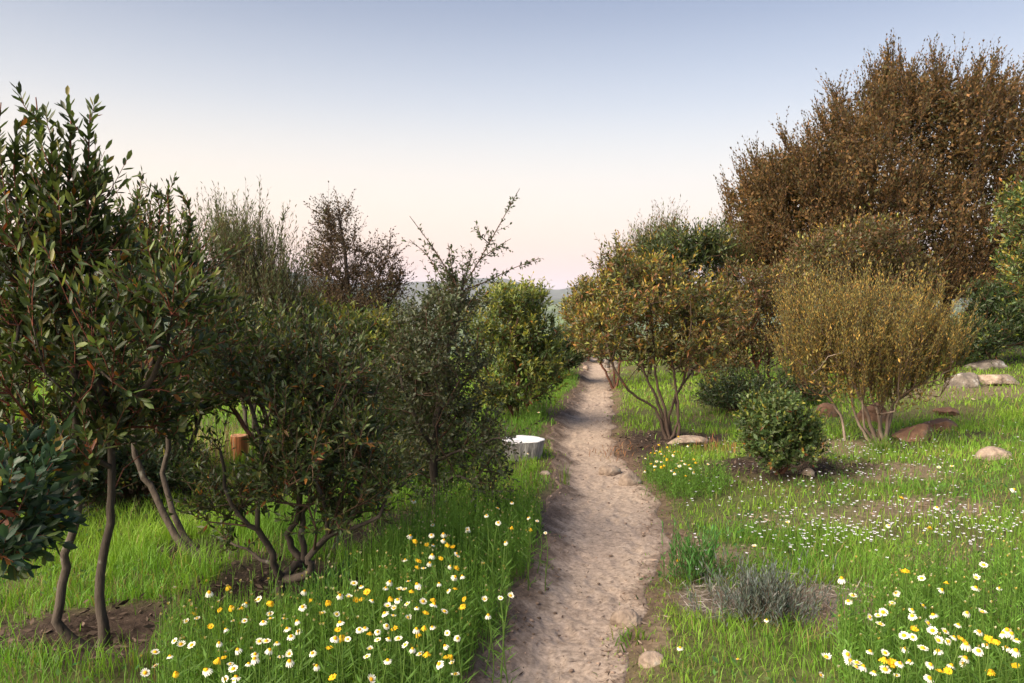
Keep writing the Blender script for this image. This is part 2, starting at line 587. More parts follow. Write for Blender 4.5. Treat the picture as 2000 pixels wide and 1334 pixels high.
def build_path():
    ys = [1.2]
    while ys[-1] < 26:
        ys.append(ys[-1] + max(0.012, 0.0042 * ys[-1]))
    ys = np.array(ys)
    ns = 56
    s = np.linspace(-0.06, 1.06, ns)
    Y = np.repeat(ys[:, None], ns, 1)
    xl, xr = path_edges(Y)
    S = np.repeat(s[None], len(ys), 0)
    X = xl + (xr - xl) * S
    Z = path_height(X, Y, S)
    for (a, b, c, d, e) in FOOT:            # shoe prints and scuffs
        fy = 2.4 + 14 * a ** 1.6
        l0, r0 = path_edges(np.array(fy))
        fx = float(l0 + (r0 - l0) * (0.3 + 0.55 * b))
        ang = (c - 0.5) * 1.2
        sel = np.abs(ys - fy) < 0.25
        dx, dy = X[sel] - fx, Y[sel] - fy
        p, q = dx * math.cos(ang) - dy * math.sin(ang), dx * math.sin(ang) + dy * math.cos(ang)
        rho = np.hypot(p / 0.045, q / 0.12)
        Z[sel] += (0.003 + 0.005 * d) * (-np.exp(-rho ** 4) + 0.6 * np.exp(-((rho - 1.15) / 0.25) ** 2))
    edge = np.minimum(S + 0.06, 1.06 - S)
    Z = Z + 0.004 - 0.05 * sstep(0.06, 0.0, edge)
    V = np.stack([X, Y, Z], -1).reshape(-1, 3)
    i = np.arange(len(ys) - 1)[:, None]
    j = np.arange(ns - 1)[None]
    F = np.stack([i * ns + j, i * ns + j + 1, (i + 1) * ns + j + 1, (i + 1) * ns + j], -1).reshape(-1, 4)
    xf, yf, sf = X.ravel(), Y.ravel(), S.ravel()
    n1 = fbm(xf * 2.5, yf * 2.5, 4, 81)[:, None]
    n2 = fbm(xf * 12, yf * 12, 3, 83)[:, None]
    pale = np.array([0.42, 0.338, 0.275])
    mid = np.array([0.335, 0.258, 0.215])
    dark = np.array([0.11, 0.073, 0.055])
    C = pale * (0.25 + 0.75 * n1) + mid * (0.75 - 0.75 * n1)
    C = C * (0.88 + 0.24 * n2)
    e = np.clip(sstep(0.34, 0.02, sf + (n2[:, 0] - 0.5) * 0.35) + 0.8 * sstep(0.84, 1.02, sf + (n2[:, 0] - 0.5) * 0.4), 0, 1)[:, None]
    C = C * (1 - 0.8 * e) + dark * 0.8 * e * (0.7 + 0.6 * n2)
    m, n, l = new_mat('path_dirt')
    out = n.new('ShaderNodeOutputMaterial')
    b = n.new('ShaderNodeBsdfPrincipled')
    b.inputs['Roughness'].default_value = 0.95
    b.inputs['Specular IOR Level'].default_value = 0.15
    att = n.new('ShaderNodeAttribute')
    att.attribute_name = 'Col'
    tc = n.new('ShaderNodeTexCoord')
    nz = n.new('ShaderNodeTexNoise')
    nz.inputs['Scale'].default_value = 38
    nz.inputs['Detail'].default_value = 7
    nz.inputs['Roughness'].default_value = 0.7
    l.new(tc.outputs['Object'], nz.inputs['Vector'])
    rp = n.new('ShaderNodeValToRGB')
    rp.color_ramp.elements[0].position = 0.3
    rp.color_ramp.elements[1].position = 0.7
    rp.color_ramp.elements[0].color = (0.45, 0.43, 0.41, 1)
    rp.color_ramp.elements[1].color = (1.2, 1.2, 1.2, 1)
    l.new(nz.outputs[0], rp.inputs[0])
    mx = n.new('ShaderNodeMix')
    mx.data_type = 'RGBA'
    mx.blend_type = 'MULTIPLY'
    mx.inputs[0].default_value = 1
    l.new(att.outputs['Color'], mx.inputs[6])
    l.new(rp.outputs[0], mx.inputs[7])
    l.new(mx.outputs[2], b.inputs['Base Color'])
    bp = n.new('ShaderNodeBump')
    bp.inputs['Strength'].default_value = 0.5
    bp.inputs['Distance'].default_value = 0.012
    l.new(nz.outputs[0], bp.inputs['Height'])
    l.new(bp.outputs[0], b.inputs['Normal'])
    l.new(b.outputs[0], out.inputs[0])
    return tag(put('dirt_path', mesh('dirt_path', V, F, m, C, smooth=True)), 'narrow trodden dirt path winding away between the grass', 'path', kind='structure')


build_path()

# ------------------------------------------------------------------ foliage builders
PAL = {}


def palette(name, *items):
    """items: (weight, (r, g, b), jitter)"""
    w = np.array([i[0] for i in items], float)
    PAL[name] = (w / w.sum(), np.array([i[1] for i in items]), np.array([i[2] for i in items]))


def pick(name, n, rng):
    w, c, j = PAL[name]
    k = rng.choice(len(w), n, p=w)
    f = 1 + (rng.random((n, 1)) * 2 - 1) * j[k][:, None]
    return np.clip(1.1 * c[k] * f * (1 + (rng.random((n, 3)) - 0.5) * 0.18), 0.004, 0.9)


def leaves(P, D, N, L, W, C, kind=1, droop=0.1, fold=0.18):
    """leaf blades: P base, D axis, N upper face, all (n, 3)"""
    n = len(P)
    D = nrm(D)
    S = nrm(np.cross(D, N))
    N = np.cross(S, D)
    L = np.broadcast_to(L, (n,))[:, None]
    W = np.broadcast_to(W, (n,))[:, None]
    if kind == 0:                     # two triangles, for far foliage
        V = np.stack([P, P + D * L * 0.5 + S * W * 0.5 - N * W * 0.1, P + D * L, P + D * L * 0.5 - S * W * 0.5 - N * W * 0.1], 1)
        f = np.array([[0, 1, 2, 3]])
        k = 4
        F = (np.arange(n)[:, None, None] * k + f[None]).reshape(-1, 4)
        return V.reshape(-1, 3), [F], np.repeat(C, k, 0)
    if kind == 1:
        m = P + D * L * 0.5
        V = np.stack([P, m + S * W * 0.5 + N * W * fold, m, m - S * W * 0.5 + N * W * fold, P + D * L - N * L * droop], 1)
        f = np.array([[0, 1, 2], [0, 2, 3], [2, 1, 4], [3, 2, 4]])
        k = 5
        F = (np.arange(n)[:, None, None] * k + f[None]).reshape(-1, 3)
        return V.reshape(-1, 3), [F], np.repeat(C, k, 0)
    a = P + D * L * 0.28 + N * L * droop * 0.35
    c = P + D * L * 0.70 + N * L * droop * 0.20
    V = np.stack([P, a + S * W * 0.40 + N * W * fold, a, a - S * W * 0.40 + N * W * fold,
                  c + S * W * 0.46 + N * W * fold, c, c - S * W * 0.46 + N * W * fold, P + D * L - N * L * droop], 1)
    f3 = np.array([[0, 1, 2], [0, 2, 3], [5, 4, 7], [6, 5, 7]])
    f4 = np.array([[2, 1, 4, 5], [3, 2, 5, 6]])
    k = 8
    o = np.arange(n)[:, None, None] * k
    return V.reshape(-1, 3), [(o + f3[None]).reshape(-1, 3), (o + f4[None]).reshape(-1, 4)], np.repeat(C, k, 0)


def tubes(paths, sides=5):
    """paths: list of (points (k,3), radii (k,)); returns V, F"""
    Vs, Fs, o = [], [], 0
    ang = np.arange(sides) * 2 * math.pi / sides
    for P, R in paths:
        P = np.asarray(P, float)
        k = len(P)
        if k < 2:
            continue
        T = np.empty_like(P)
        T[1:-1] = P[2:] - P[:-2]
        T[0] = P[1] - P[0]
        T[-1] = P[-1] - P[-2]
        T = nrm(T)
        ref = np.array([0.31, 0.95, 0.05]) if abs(T[:, 2]).mean() > 0.5 else np.array([0.05, 0.1, 1.0])
        A = nrm(np.cross(T, ref))
        B = np.cross(T, A)
        ring = P[:, None] + np.asarray(R)[:, None, None] * (np.cos(ang)[None, :, None] * A[:, None] + np.sin(ang)[None, :, None] * B[:, None])
        Vs.append(ring.reshape(-1, 3))
        i = np.arange(k - 1)[:, None]
        j = np.arange(sides)[None]
        jn = (j + 1) % sides
        Fs.append(o + np.stack([i * sides + j, i * sides + jn, (i + 1) * sides + jn, (i + 1) * sides + j], -1).reshape(-1, 4))
        o += k * sides
    if not Vs:
        return np.zeros((0, 3)), np.zeros((0, 4), int)
    return np.vstack(Vs), np.vstack(Fs)


def spline(P, step):
    """Catmull-Rom through the points, sampled about every step metres"""
    P = np.asarray(P, float)
    if len(P) == 2:
        n = max(2, int(np.linalg.norm(P[1] - P[0]) / step) + 1)
        t = np.linspace(0, 1, n)[:, None]
        return P[0] * (1 - t) + P[1] * t
    Q = np.vstack([2 * P[0] - P[1], P, 2 * P[-1] - P[-2]])
    out = []
    for i in range(1, len(Q) - 2):
        a, b, c, d = Q[i - 1:i + 3]
        n = max(2, int(np.linalg.norm(c - b) / step) + 1)
        t = np.linspace(0, 1, n, endpoint=False)[:, None]
        out.append(0.5 * (2 * b + (c - a) * t + (2 * a - 5 * b + 4 * c - d) * t ** 2 + (3 * b - a - 3 * c + d) * t ** 3))
    out.append(P[-1:])
    return np.vstack(out)


class Skeleton:
    def __init__(self, rng):
        self.P, self.par, self.len, self.dir, self.rmin, self.stem = [], [], [], [], [], []
        self.rng = rng
        self.tips = []

    def add(self, p, par, rmin=0.0, stem=-1):
        self.P.append(np.asarray(p, float))
        self.par.append(par)
        if par >= 0:
            d = self.P[-1] - self.P[par]
            L = np.linalg.norm(d)
            self.len.append(self.len[par] + L)
            self.dir.append(d / max(L, 1e-6))
        else:
            self.len.append(0.0)
            self.dir.append(np.array([0, 0, 1.0]))
        self.rmin.append(rmin)
        self.stem.append(stem)
        return len(self.P) - 1

    def stem_line(self, pts, r0, r1, step, idx, wob=0.0):
        pts = spline(pts, step)
        if wob:
            w = self.rng.normal(0, wob, pts.shape)
            w[0] = 0
            pts = pts + w
        # start from an existing node when the line begins at one
        par = -1
        if self.P:
            dd = np.linalg.norm(np.array(self.P) - pts[0], axis=1)
            if dd.min() < 0.08:
                par = int(dd.argmin())
                pts = pts[1:]
        n = len(pts)
        for i, p in enumerate(pts):
            par = self.add(p, par, r0 + (r1 - r0) * i / max(1, n - 1), idx)
        self.tips.append(par)

    def grow(self, tips, seg, jit, alpha=0.35, curve=0.45, floor=0.0):
        tips = np.asarray(tips)
        base = np.array(self.P)
        d0 = np.sqrt(((tips[:, None] - base[None]) ** 2).sum(-1)).min(1)
        for k in np.argsort(d0):
            t = tips[k]
            P = np.array(self.P)
            v = t - P
            dist = np.linalg.norm(v, axis=1)
            L = np.array(self.len)
            cosd = (v * np.array(self.dir)).sum(1) / np.maximum(dist, 1e-6)
            cost = dist * (1.25 - 0.35 * cosd) + alpha * L + 0.5 * np.maximum(0, -v[:, 2]) + 10 * (L < floor)
            i = int(cost.argmin())
            D = dist[i]
            if D < 1e-3:
                continue
            n = max(1, int(D / seg))
            c = P[i] + self.dir[i] * D * curve
            par = i
            for q in range(1, n + 1):
                s = q / n
                p = (1 - s) ** 2 * P[i] + 2 * s * (1 - s) * c + s * s * t
                if q < n:
                    p = p + self.rng.normal(0, jit, 3)
                par = self.add(p, par)
            self.tips.append(par)

    def radii(self, rtip, power=0.48, rmax=1.0):
        n = len(self.P)
        cnt = np.zeros(n)
        for t in self.tips:
            cnt[t] += 1
        for i in range(n - 1, -1, -1):
            if self.par[i] >= 0:
                cnt[self.par[i]] += cnt[i]
        flare = 1 + 0.7 * np.exp(-np.array(self.len) / 0.07) * (np.array(self.stem) >= 0)
        self.R = np.maximum(np.minimum(rtip * np.maximum(cnt, 1) ** power, rmax), np.array(self.rmin)) * flare
        return self.R

    def chains(self):
        n = len(self.P)
        ch = [[] for _ in range(n)]
        roots = []
        for i, p in enumerate(self.par):
            (ch[p] if p >= 0 else roots).append(i)
        out = []
        stack = [(r, -1) for r in roots]
        while stack:
            i, p = stack.pop()
            line = [p, i] if p >= 0 else [i]
            while ch[i]:
                kids = sorted(ch[i], key=lambda q: (-(self.stem[q] == self.stem[i] and self.stem[q] >= 0), -self.R[q]))
                for q in kids[1:]:
                    stack.append((q, i))
                i = kids[0]
                line.append(i)
            if len(line) > 1:
                out.append(line)
        return out


def ellipsoids(blobs, n, rng, shell=0.45):
    """blobs: (centre (3,), radii (3,), weight)"""
    w = np.array([b[2] for b in blobs], float)
    k = rng.choice(len(blobs), n, p=w / w.sum())
    v = nrm(rng.normal(0, 1, (n, 3)))
    r = rng.random((n, 1)) ** shell
    C = np.array([b[0] for b in blobs])[k]
    Rr = np.array([b[1] for b in blobs])[k]
    return C + v * r * Rr


def shoot_leaves(S0, Dir, Len, m, spec, rng):
    """leafy shoots: S0 (n,3) start, Dir, Len; m leaves each. returns leaf mesh arrays and stem paths"""
    n = len(S0)
    Dir = nrm(Dir)
    Len = np.broadcast_to(Len, (n,))
    bend = rng.normal(0, spec.get('bend', 0.15), (n, 3))
    bend[:, 2] += spec.get('lift', 0.1)
    t = np.linspace(spec.get('t0', 0.12), 1.0, m)[None, :] + rng.normal(0, 0.25 / m, (n, m))
    t = np.clip(t, 0.02, 1.02)
    ax = Dir[:, None] + 2 * t[..., None] * bend[:, None]
    P = S0[:, None] + (Dir[:, None] * t[..., None] + bend[:, None] * t[..., None] ** 2) * Len[:, None, None]
    ax = nrm(ax)
    ref = np.where(np.abs(ax[..., 2:3]) > 0.8, np.array([1.0, 0.2, 0.1]), np.array([0, 0, 1.0]))
    A = nrm(np.cross(ax, ref))
    B = np.cross(ax, A)
    ph = np.arange(m)[None] * 2.39996 + rng.random((n, 1)) * 6.28 + rng.normal(0, 0.35, (n, m))
    rad = np.cos(ph)[..., None] * A + np.sin(ph)[..., None] * B
    a0, a1 = spec.get('ang', (1.15, 0.45))
    al = a0 + (a1 - a0) * np.clip(t, 0, 1) ** 1.5 + rng.normal(0, 0.16, (n, m))
    D = ax * np.cos(al)[..., None] + rad * np.sin(al)[..., None]
    D[..., 2] -= spec.get('sag', 0.0)
    N = nrm(ax - rad * 0.15 + rng.normal(0, 0.25, (n, m, 3)))
    L = spec['L'] * (0.72 + 0.5 * rng.random((n, m))) * (1 - 0.35 * np.abs(np.clip(t, 0, 1) - 0.55))
    W = L * spec['ratio'] * (0.85 + 0.3 * rng.random((n, m)))
    C = pick(spec['pal'], n * m, rng).reshape(n, m, 3)
    tint = 1 + (rng.random((n, 1, 1)) - 0.5) * spec.get('var', 0.5)
    C = C * tint
    if 'tip' in spec:
        mix = (sstep(spec.get('tipt', 0.62), 0.95, t) * (rng.random((n, 1)) < spec.get('tipp', 0.5)))[..., None]
        C = C * (1 - mix) + pick(spec['tip'], n * m, rng).reshape(n, m, 3) * mix
    if 'old' in spec:
        o = ((rng.random((n, m)) < spec.get('oldp', 0.06)) & (t < 0.6))[..., None]
        C = np.where(o, pick(spec['old'], n * m, rng).reshape(n, m, 3), C)
    f = lambda a: a.reshape(-1, *a.shape[2:])
    out = leaves(f(P), f(D), f(N), L.ravel(), W.ravel(), f(C), spec.get('kind', 1), spec.get('droop', 0.12), spec.get('fold', 0.2))
    tt = np.array([0, 0.5, 1.0])
    SP = S0[:, None] + (Dir[:, None] * tt[None, :, None] + bend[:, None] * (tt ** 2)[None, :, None]) * Len[:, None, None]
    return out, SP


def twig_strips(SP, r):
    """thin three-sided twigs for many short three-point shoots at once"""
    n = len(SP)
    if n == 0:
        return np.zeros((0, 3)), np.zeros((0, 4), int)
    T = nrm(SP[:, 2] - SP[:, 0])
    ref = np.where(np.abs(T[:, 2:3]) > 0.8, np.array([1.0, 0.2, 0.1]), np.array([0, 0, 1.0]))
    A = nrm(np.cross(T, ref))
    B = np.cross(T, A)
    rr = np.array([1.0, 0.75, 0.4]) * r
    ang = np.arange(3) * 2.0944
    ring = SP[:, :, None] + rr[None, :, None, None] * (np.cos(ang)[None, None, :, None] * A[:, None, None] + np.sin(ang)[None, None, :, None] * B[:, None, None])
    V = ring.reshape(-1, 3)
    f = np.array([[k * 3 + j, k * 3 + (j + 1) % 3, (k + 1) * 3 + (j + 1) % 3, (k + 1) * 3 + j] for k in range(2) for j in range(3)])
    F = (np.arange(n)[:, None, None] * 9 + f[None]).reshape(-1, 4)
    return V, F


def merge(parts):
    """parts: list of (V, [F...], C or colour, material index)"""
    Vs, Cs, o = [], [], 0
    by = {}
    for V, F, C, mi in parts:
        if len(V) == 0:
            continue
        Vs.append(V)
        Cs.append(np.broadcast_to(np.asarray(C, float), (len(V), 3)))
        for f in (F if isinstance(F, list) else [F]):
            by.setdefault((f.shape[1], mi), []).append(f + o)
        o += len(V)
    Fs, mid = [], []
    for (k, mi), fl in by.items():
        a = np.vstack(fl)
        Fs.append(a)
        mid.append(np.full(len(a), mi))
    return np.vstack(Vs), Fs, np.vstack(Cs), np.concatenate(mid)


def plant(name, label, cat, base, stems, blobs, spec, seed, group=None, d=None, extra=None, limbs=6):
    """a woody plant. base: pixel (px, py) of its foot or a world point; stems: list of (pixel polyline with depth offset,
    r0, r1); blobs: (px, py, depth offset, rx px, ry px, depth radius m, weight)"""
    rng = np.random.default_rng(seed)
    g = ground(*base) if len(base) == 2 else np.array([base[0], base[1], float(terrain(base[0], base[1]))])
    if d is not None and len(base) == 2:
        v = ray(*base)
        p = EYE + v * d / v[1]
        g = np.array([p[0], d, float(terrain(p[0], d))])
    dep = g[1]
    root = empty(name, g, label, cat, group)
    sk = Skeleton(rng)
    for k, (line, r0, r1) in enumerate(stems):
        pts = [g + np.array([q[0], q[1], -0.04]) if len(q) == 2 else at(q[0], q[1], dep + q[2]) for q in line]
        sk.stem_line(pts, r0, r1, spec.get('sseg', 0.09), k, spec.get('swob', 0.006))
    B = []
    for (px, py, dd, rx, ry, rz, w) in blobs:
        c = at(px, py, dep + dd)
        s = (dep + dd) / FPX
        B.append((c, np.array([rx * s, rz, ry * s]), w))
    tips = ellipsoids(B, spec['tips'], rng, spec.get('shell', 0.4))
    zmin = terrain(tips[:, 0], tips[:, 1]) + spec.get('zmin', 0.05)
    tips[:, 2] = np.maximum(tips[:, 2], zmin)
    sk.grow(tips, spec.get('seg', 0.14), spec.get('jit', 0.012), spec.get('alpha', 0.3), spec.get('curve', 0.4), spec.get('floor', 0.0))
    R = sk.radii(spec.get('rtip', 0.003), spec.get('power', 0.46), spec.get('rmax', 0.05))
    P = np.array(sk.P)
    ch = sk.chains()
    stems_by, limb_l, twig_l = {}, [], []
    for line in ch:
        rr = R[line].copy()
        if sk.par[line[1]] == line[0]:
            rr[0] = min(rr[0], rr[1] * 1.15)
        item = (P[line], rr)
        s = sk.stem[line[1]]
        if s >= 0:
            stems_by.setdefault(s, []).append(item)
        else:
            (limb_l if rr[1] > spec.get('limb_r', 0.008) else twig_l).append((rr[1], item))
    limb_l.sort(key=lambda q: -q[0])
    for q in limb_l[limbs:]:
        twig_l.append(q)
    limb_l = limb_l[:limbs]
    bark, twig = spec['bark'], spec.get('twig', M_TWIG)
    for s, items in stems_by.items():
        V, F = tubes(items, spec.get('sides', 8))
        put('trunk', mesh('trunk', V, F, bark, smooth=True), root, g)
    for _, it in limb_l:
        V, F = tubes([it], 6)
        put('branch', mesh('branch', V, F, bark, smooth=True), root, g)
    parts = []
    V, F = tubes([q[1] for q in twig_l], 4)
    parts.append((V, [F], (0.1, 0.06, 0.04), 1))
    # leafy shoots at the tips and along the outer branches
    tipi = np.array(sk.tips)
    k = spec.get('shoots', 3)
    up = np.array([0, 0, 1.0])
    src = np.repeat(tipi, k)
    if spec.get('side', 0) > 0:
        thin = np.where((R < spec.get('side_r', 0.007)) & (np.array(sk.len) > spec.get('bare', 0.3)))[0]
        if len(thin):
            src = np.concatenate([src, rng.choice(thin, int(len(tipi) * spec['side']))])
    S0 = P[src]
    Dd = np.array(sk.dir)[src]
    out = nrm(S0 - np.mean([b[0] for b in B], axis=0))
    dirs = nrm(Dd * spec.get('wd', 0.5) + up * spec.get('wu', 0.5) + out * spec.get('wo', 0.2) + rng.normal(0, spec.get('spread', 0.5), (len(src), 3)))
    Ln = spec['SL'] * (0.55 + 0.8 * rng.random(len(src)))
    (LV, LF, LC), SP = shoot_leaves(S0, dirs, Ln, spec['m'], spec, rng)
    if spec.get('leaf_parts'):              # the leaves that show largest are parts of their own
        kv = 5 if spec.get('kind', 1) == 1 else 8
        nlf = len(LV) // kv
        lv, lc = LV.reshape(nlf, kv, 3), LC.reshape(nlf, kv, 3)
        per = [len(f) // nlf for f in LF]
        dcam = np.linalg.norm(lv[:, 2] - EYE, axis=1)
        vis = (lv[:, 2, 0] / lv[:, 2, 1] > -0.68)
        order = np.argsort(np.where(vis, dcam, 1e3))
        one = np.zeros(nlf, bool)
        one[order[:spec['leaf_parts']]] = True
        one_f = [f[:p] for f, p in zip(LF, per)]
        for q in np.where(one)[0]:
            b0 = lv[q, 0]
            lo = put('leaf', mesh('leaf', lv[q] - b0, one_f, spec['leaf'], lc[q]), root)
            lo.location = [float(c) for c in b0 - g]
        keep = ~one
        nk = int(keep.sum())
        LV, LC = lv[keep].reshape(-1, 3), lc[keep].reshape(-1, 3)
        LF = [f[:nk * p] for f, p in zip(LF, per)]
    parts.append((LV, LF, LC, 0))
    tv, tf = twig_strips(SP, spec.get('twr', 0.0022))
    parts.append((tv, [tf], (0.1, 0.06, 0.04), 1))
    if spec.get('fill'):
        nf = spec['fill']
        Q = ellipsoids([(b[0], b[1] * spec.get('fillr', 0.86), b[2]) for b in B], nf, rng, 0.45)
        Q = Q[Q[:, 2] > terrain(Q[:, 0], Q[:, 1]) + spec.get('zmin', 0.05)]
        nf = len(Q)
        fl = spec['L'] * spec.get('fillk', 1.3) * (0.7 + 0.6 * rng.random(nf))
        parts.append((*leaves(Q, rng.normal(0, 1, (nf, 3)) + [0, 0, 0.5], rng.normal(0, 1, (nf, 3)), fl, fl * max(0.32, spec['ratio']), pick(spec['pal'], nf, rng), 0), 0))
    V, F, C, mi = merge(parts)
    crown = put('crown', mesh('crown', V, F, [spec['leaf'], twig], C, mi), root, g)
    if spec.get('leaf_parts'):
        crown['kind'] = 'stuff'
    # single long shoots that stand clear of the crown, each a part of its own
    for e in (extra or []):
        pts = spline([at(q[0], q[1], dep + (q[2] if len(q) > 2 else 0)) for q in e['line']], 0.05)
        es = dict(spec)
        es.update(e.get('spec', {}))
        r0 = e.get('r', 0.006)
        ep = [(pts, np.linspace(r0, r0 * 0.35, len(pts)))]
        V, F = tubes(ep, 5)
        pr = [(V, [F], (0.1, 0.06, 0.04), 1)]
        nside = e.get('side', 0)
        if nside:
            idx = rng.integers(int(len(pts) * e.get('from', 0.1)), len(pts) - 1, nside)
            T = nrm(pts[np.minimum(idx + 1, len(pts) - 1)] - pts[idx])
            dr = nrm(T * e.get('along', 0.7) + rng.normal(0, e.get('sspread', 0.5), (nside, 3)))
            sl = e.get('SL', spec['SL']) * (0.5 + 0.8 * rng.random(nside)) * (1.05 - 0.6 * idx / len(pts))
            (LV, LF, LC), SP = shoot_leaves(pts[idx], dr, sl, e.get('m', 8), es, rng)
            pr.append((LV, LF, LC, 0))
            tv, tf = twig_strips(SP, spec.get('twr', 0.002))
            pr.append((tv, [tf], (0.1, 0.06, 0.04), 1))
        # leaves straight on the shoot
        nl = e.get('leaves', 30)
        i0 = int(len(pts) * e.get('from', 0.1))
        u = np.sort(rng.random(nl)) * (len(pts) - 2 - i0) + i0
        ii = u.astype(int)
        Pq = pts[ii] + (pts[ii + 1] - pts[ii]) * (u - ii)[:, None]
        T = nrm(pts[ii + 1] - pts[ii])
        A = nrm(np.cross(T, np.array([0.3, 0.9, 0.2])))
        Bv = np.cross(T, A)
        ph = np.arange(nl) * 2.4 + rng.normal(0, 0.3, nl)
        rd = np.cos(ph)[:, None] * A + np.sin(ph)[:, None] * Bv
        s_ = (u / len(pts))[:, None]
        al = 1.05 - 0.5 * s_ + rng.normal(0, 0.15, (nl, 1))
        D = T * np.cos(al) + rd * np.sin(al)
        L = es['L'] * (0.7 + 0.5 * rng.random(nl)) * (1.08 - 0.45 * s_[:, 0] ** 3)
        C = pick(es['pal'], nl, rng)
        if 'tip' in es:
            mxx = sstep(0.8, 1.0, s_)
            C = C * (1 - mxx) + pick(es['tip'], nl, rng) * mxx
        LV, LF, LC = leaves(Pq, D, nrm(T + rng.normal(0, 0.2, (nl, 3))), L, L * es['ratio'], C, es.get('kind', 1), es.get('droop', 0.12), es.get('fold', 0.2))
        pr.append((LV, LF, LC, 0))
        V, F, C, mi = merge(pr)
        put('leafy_shoot', mesh('leafy_shoot', V, F, [es['leaf'], twig], C, mi), root, g)
    return root


# leaf colours
palette('toyon', (5, (0.029, 0.046, 0.015), 0.45), (3, (0.046, 0.066, 0.019), 0.45), (1, (0.10, 0.135, 0.038), 0.3))
palette('toyon_tip', (3, (0.085, 0.12, 0.03), 0.3), (1, (0.14, 0.13, 0.035), 0.3))
palette('toyon_old', (2, (0.24, 0.10, 0.02), 0.35), (1, (0.20, 0.14, 0.03), 0.3), (1, (0.15, 0.045, 0.02), 0.3))
palette('blue', (4, (0.024, 0.052, 0.030), 0.35), (2, (0.036, 0.07, 0.042), 0.3), (1, (0.05, 0.085, 0.035), 0.3))
palette('oak', (4, (0.042, 0.056, 0.024), 0.4), (3, (0.062, 0.076, 0.034), 0.35), (1, (0.075, 0.08, 0.04), 0.3))
palette('oakred', (4, (0.032, 0.026, 0.016), 0.4), (3, (0.055, 0.042, 0.022), 0.35), (1, (0.09, 0.055, 0.03), 0.3))
palette('willow', (4, (0.060, 0.078, 0.036), 0.35), (3, (0.085, 0.10, 0.05), 0.3), (1, (0.12, 0.11, 0.05), 0.3))
palette('olive', (4, (0.055, 0.066, 0.020), 0.4), (3, (0.090, 0.100, 0.028), 0.4), (2, (0.12, 0.085, 0.025), 0.35), (1, (0.15, 0.065, 0.025), 0.3))
palette('gold_tip', (3, (0.30, 0.22, 0.035), 0.3), (2, (0.24, 0.24, 0.045), 0.3), (1, (0.30, 0.13, 0.03), 0.3))
palette('green_tip', (3, (0.17, 0.20, 0.03), 0.3), (1, (0.28, 0.25, 0.04), 0.3))
palette('russet', (4, (0.080, 0.062, 0.025), 0.4), (3, (0.10, 0.068, 0.028), 0.35), (4, (0.072, 0.078, 0.026), 0.35), (1, (0.17, 0.07, 0.03), 0.3))
palette('brown', (4, (0.090, 0.058, 0.024), 0.45), (3, (0.125, 0.072, 0.028), 0.45), (3, (0.056, 0.050, 0.020), 0.45), (1, (0.18, 0.10, 0.04), 0.3))
palette('golden', (4, (0.20, 0.155, 0.046), 0.35), (4, (0.125, 0.118, 0.042), 0.35), (2, (0.32, 0.20, 0.05), 0.3), (1, (0.09, 0.09, 0.045), 0.3))
palette('green', (4, (0.050, 0.085, 0.026), 0.35), (3, (0.075, 0.115, 0.034), 0.35), (1, (0.12, 0.15, 0.05), 0.3))
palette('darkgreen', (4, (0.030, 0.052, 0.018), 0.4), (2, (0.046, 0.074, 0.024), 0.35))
palette('sage', (3, (0.115, 0.14, 0.125), 0.3), (2, (0.08, 0.105, 0.085), 0.3), (1, (0.17, 0.19, 0.18), 0.25))

# ------------------------------------------------------------------ shrubs and trees left of the path
TOY = dict(L=0.061, ratio=0.33, m=14, SL=0.22, droop=-0.07, tips=120, shoots=2, side=1.2, side_r=0.008, pal='toyon', tip='toyon_tip', tipp=0.45, old='toyon_old', oldp=0.05,
           leaf=M_GLOSS, bark=M_BARK, twig=M_TWIG_RED, kind=2, wu=0.8, wd=0.5, spread=0.42, rtip=0.003, rmax=0.016, seg=0.13, ang=(1.1, 0.5), twr=0.0028)


def up_shoot(line, n=34, r=0.007, **k):
    return dict(line=line, leaves=int(n * 1.5), r=r, **{'from': 0.12, 'side': 3, 'm': 12, 'SL': .2, 'sspread': .25, **k})


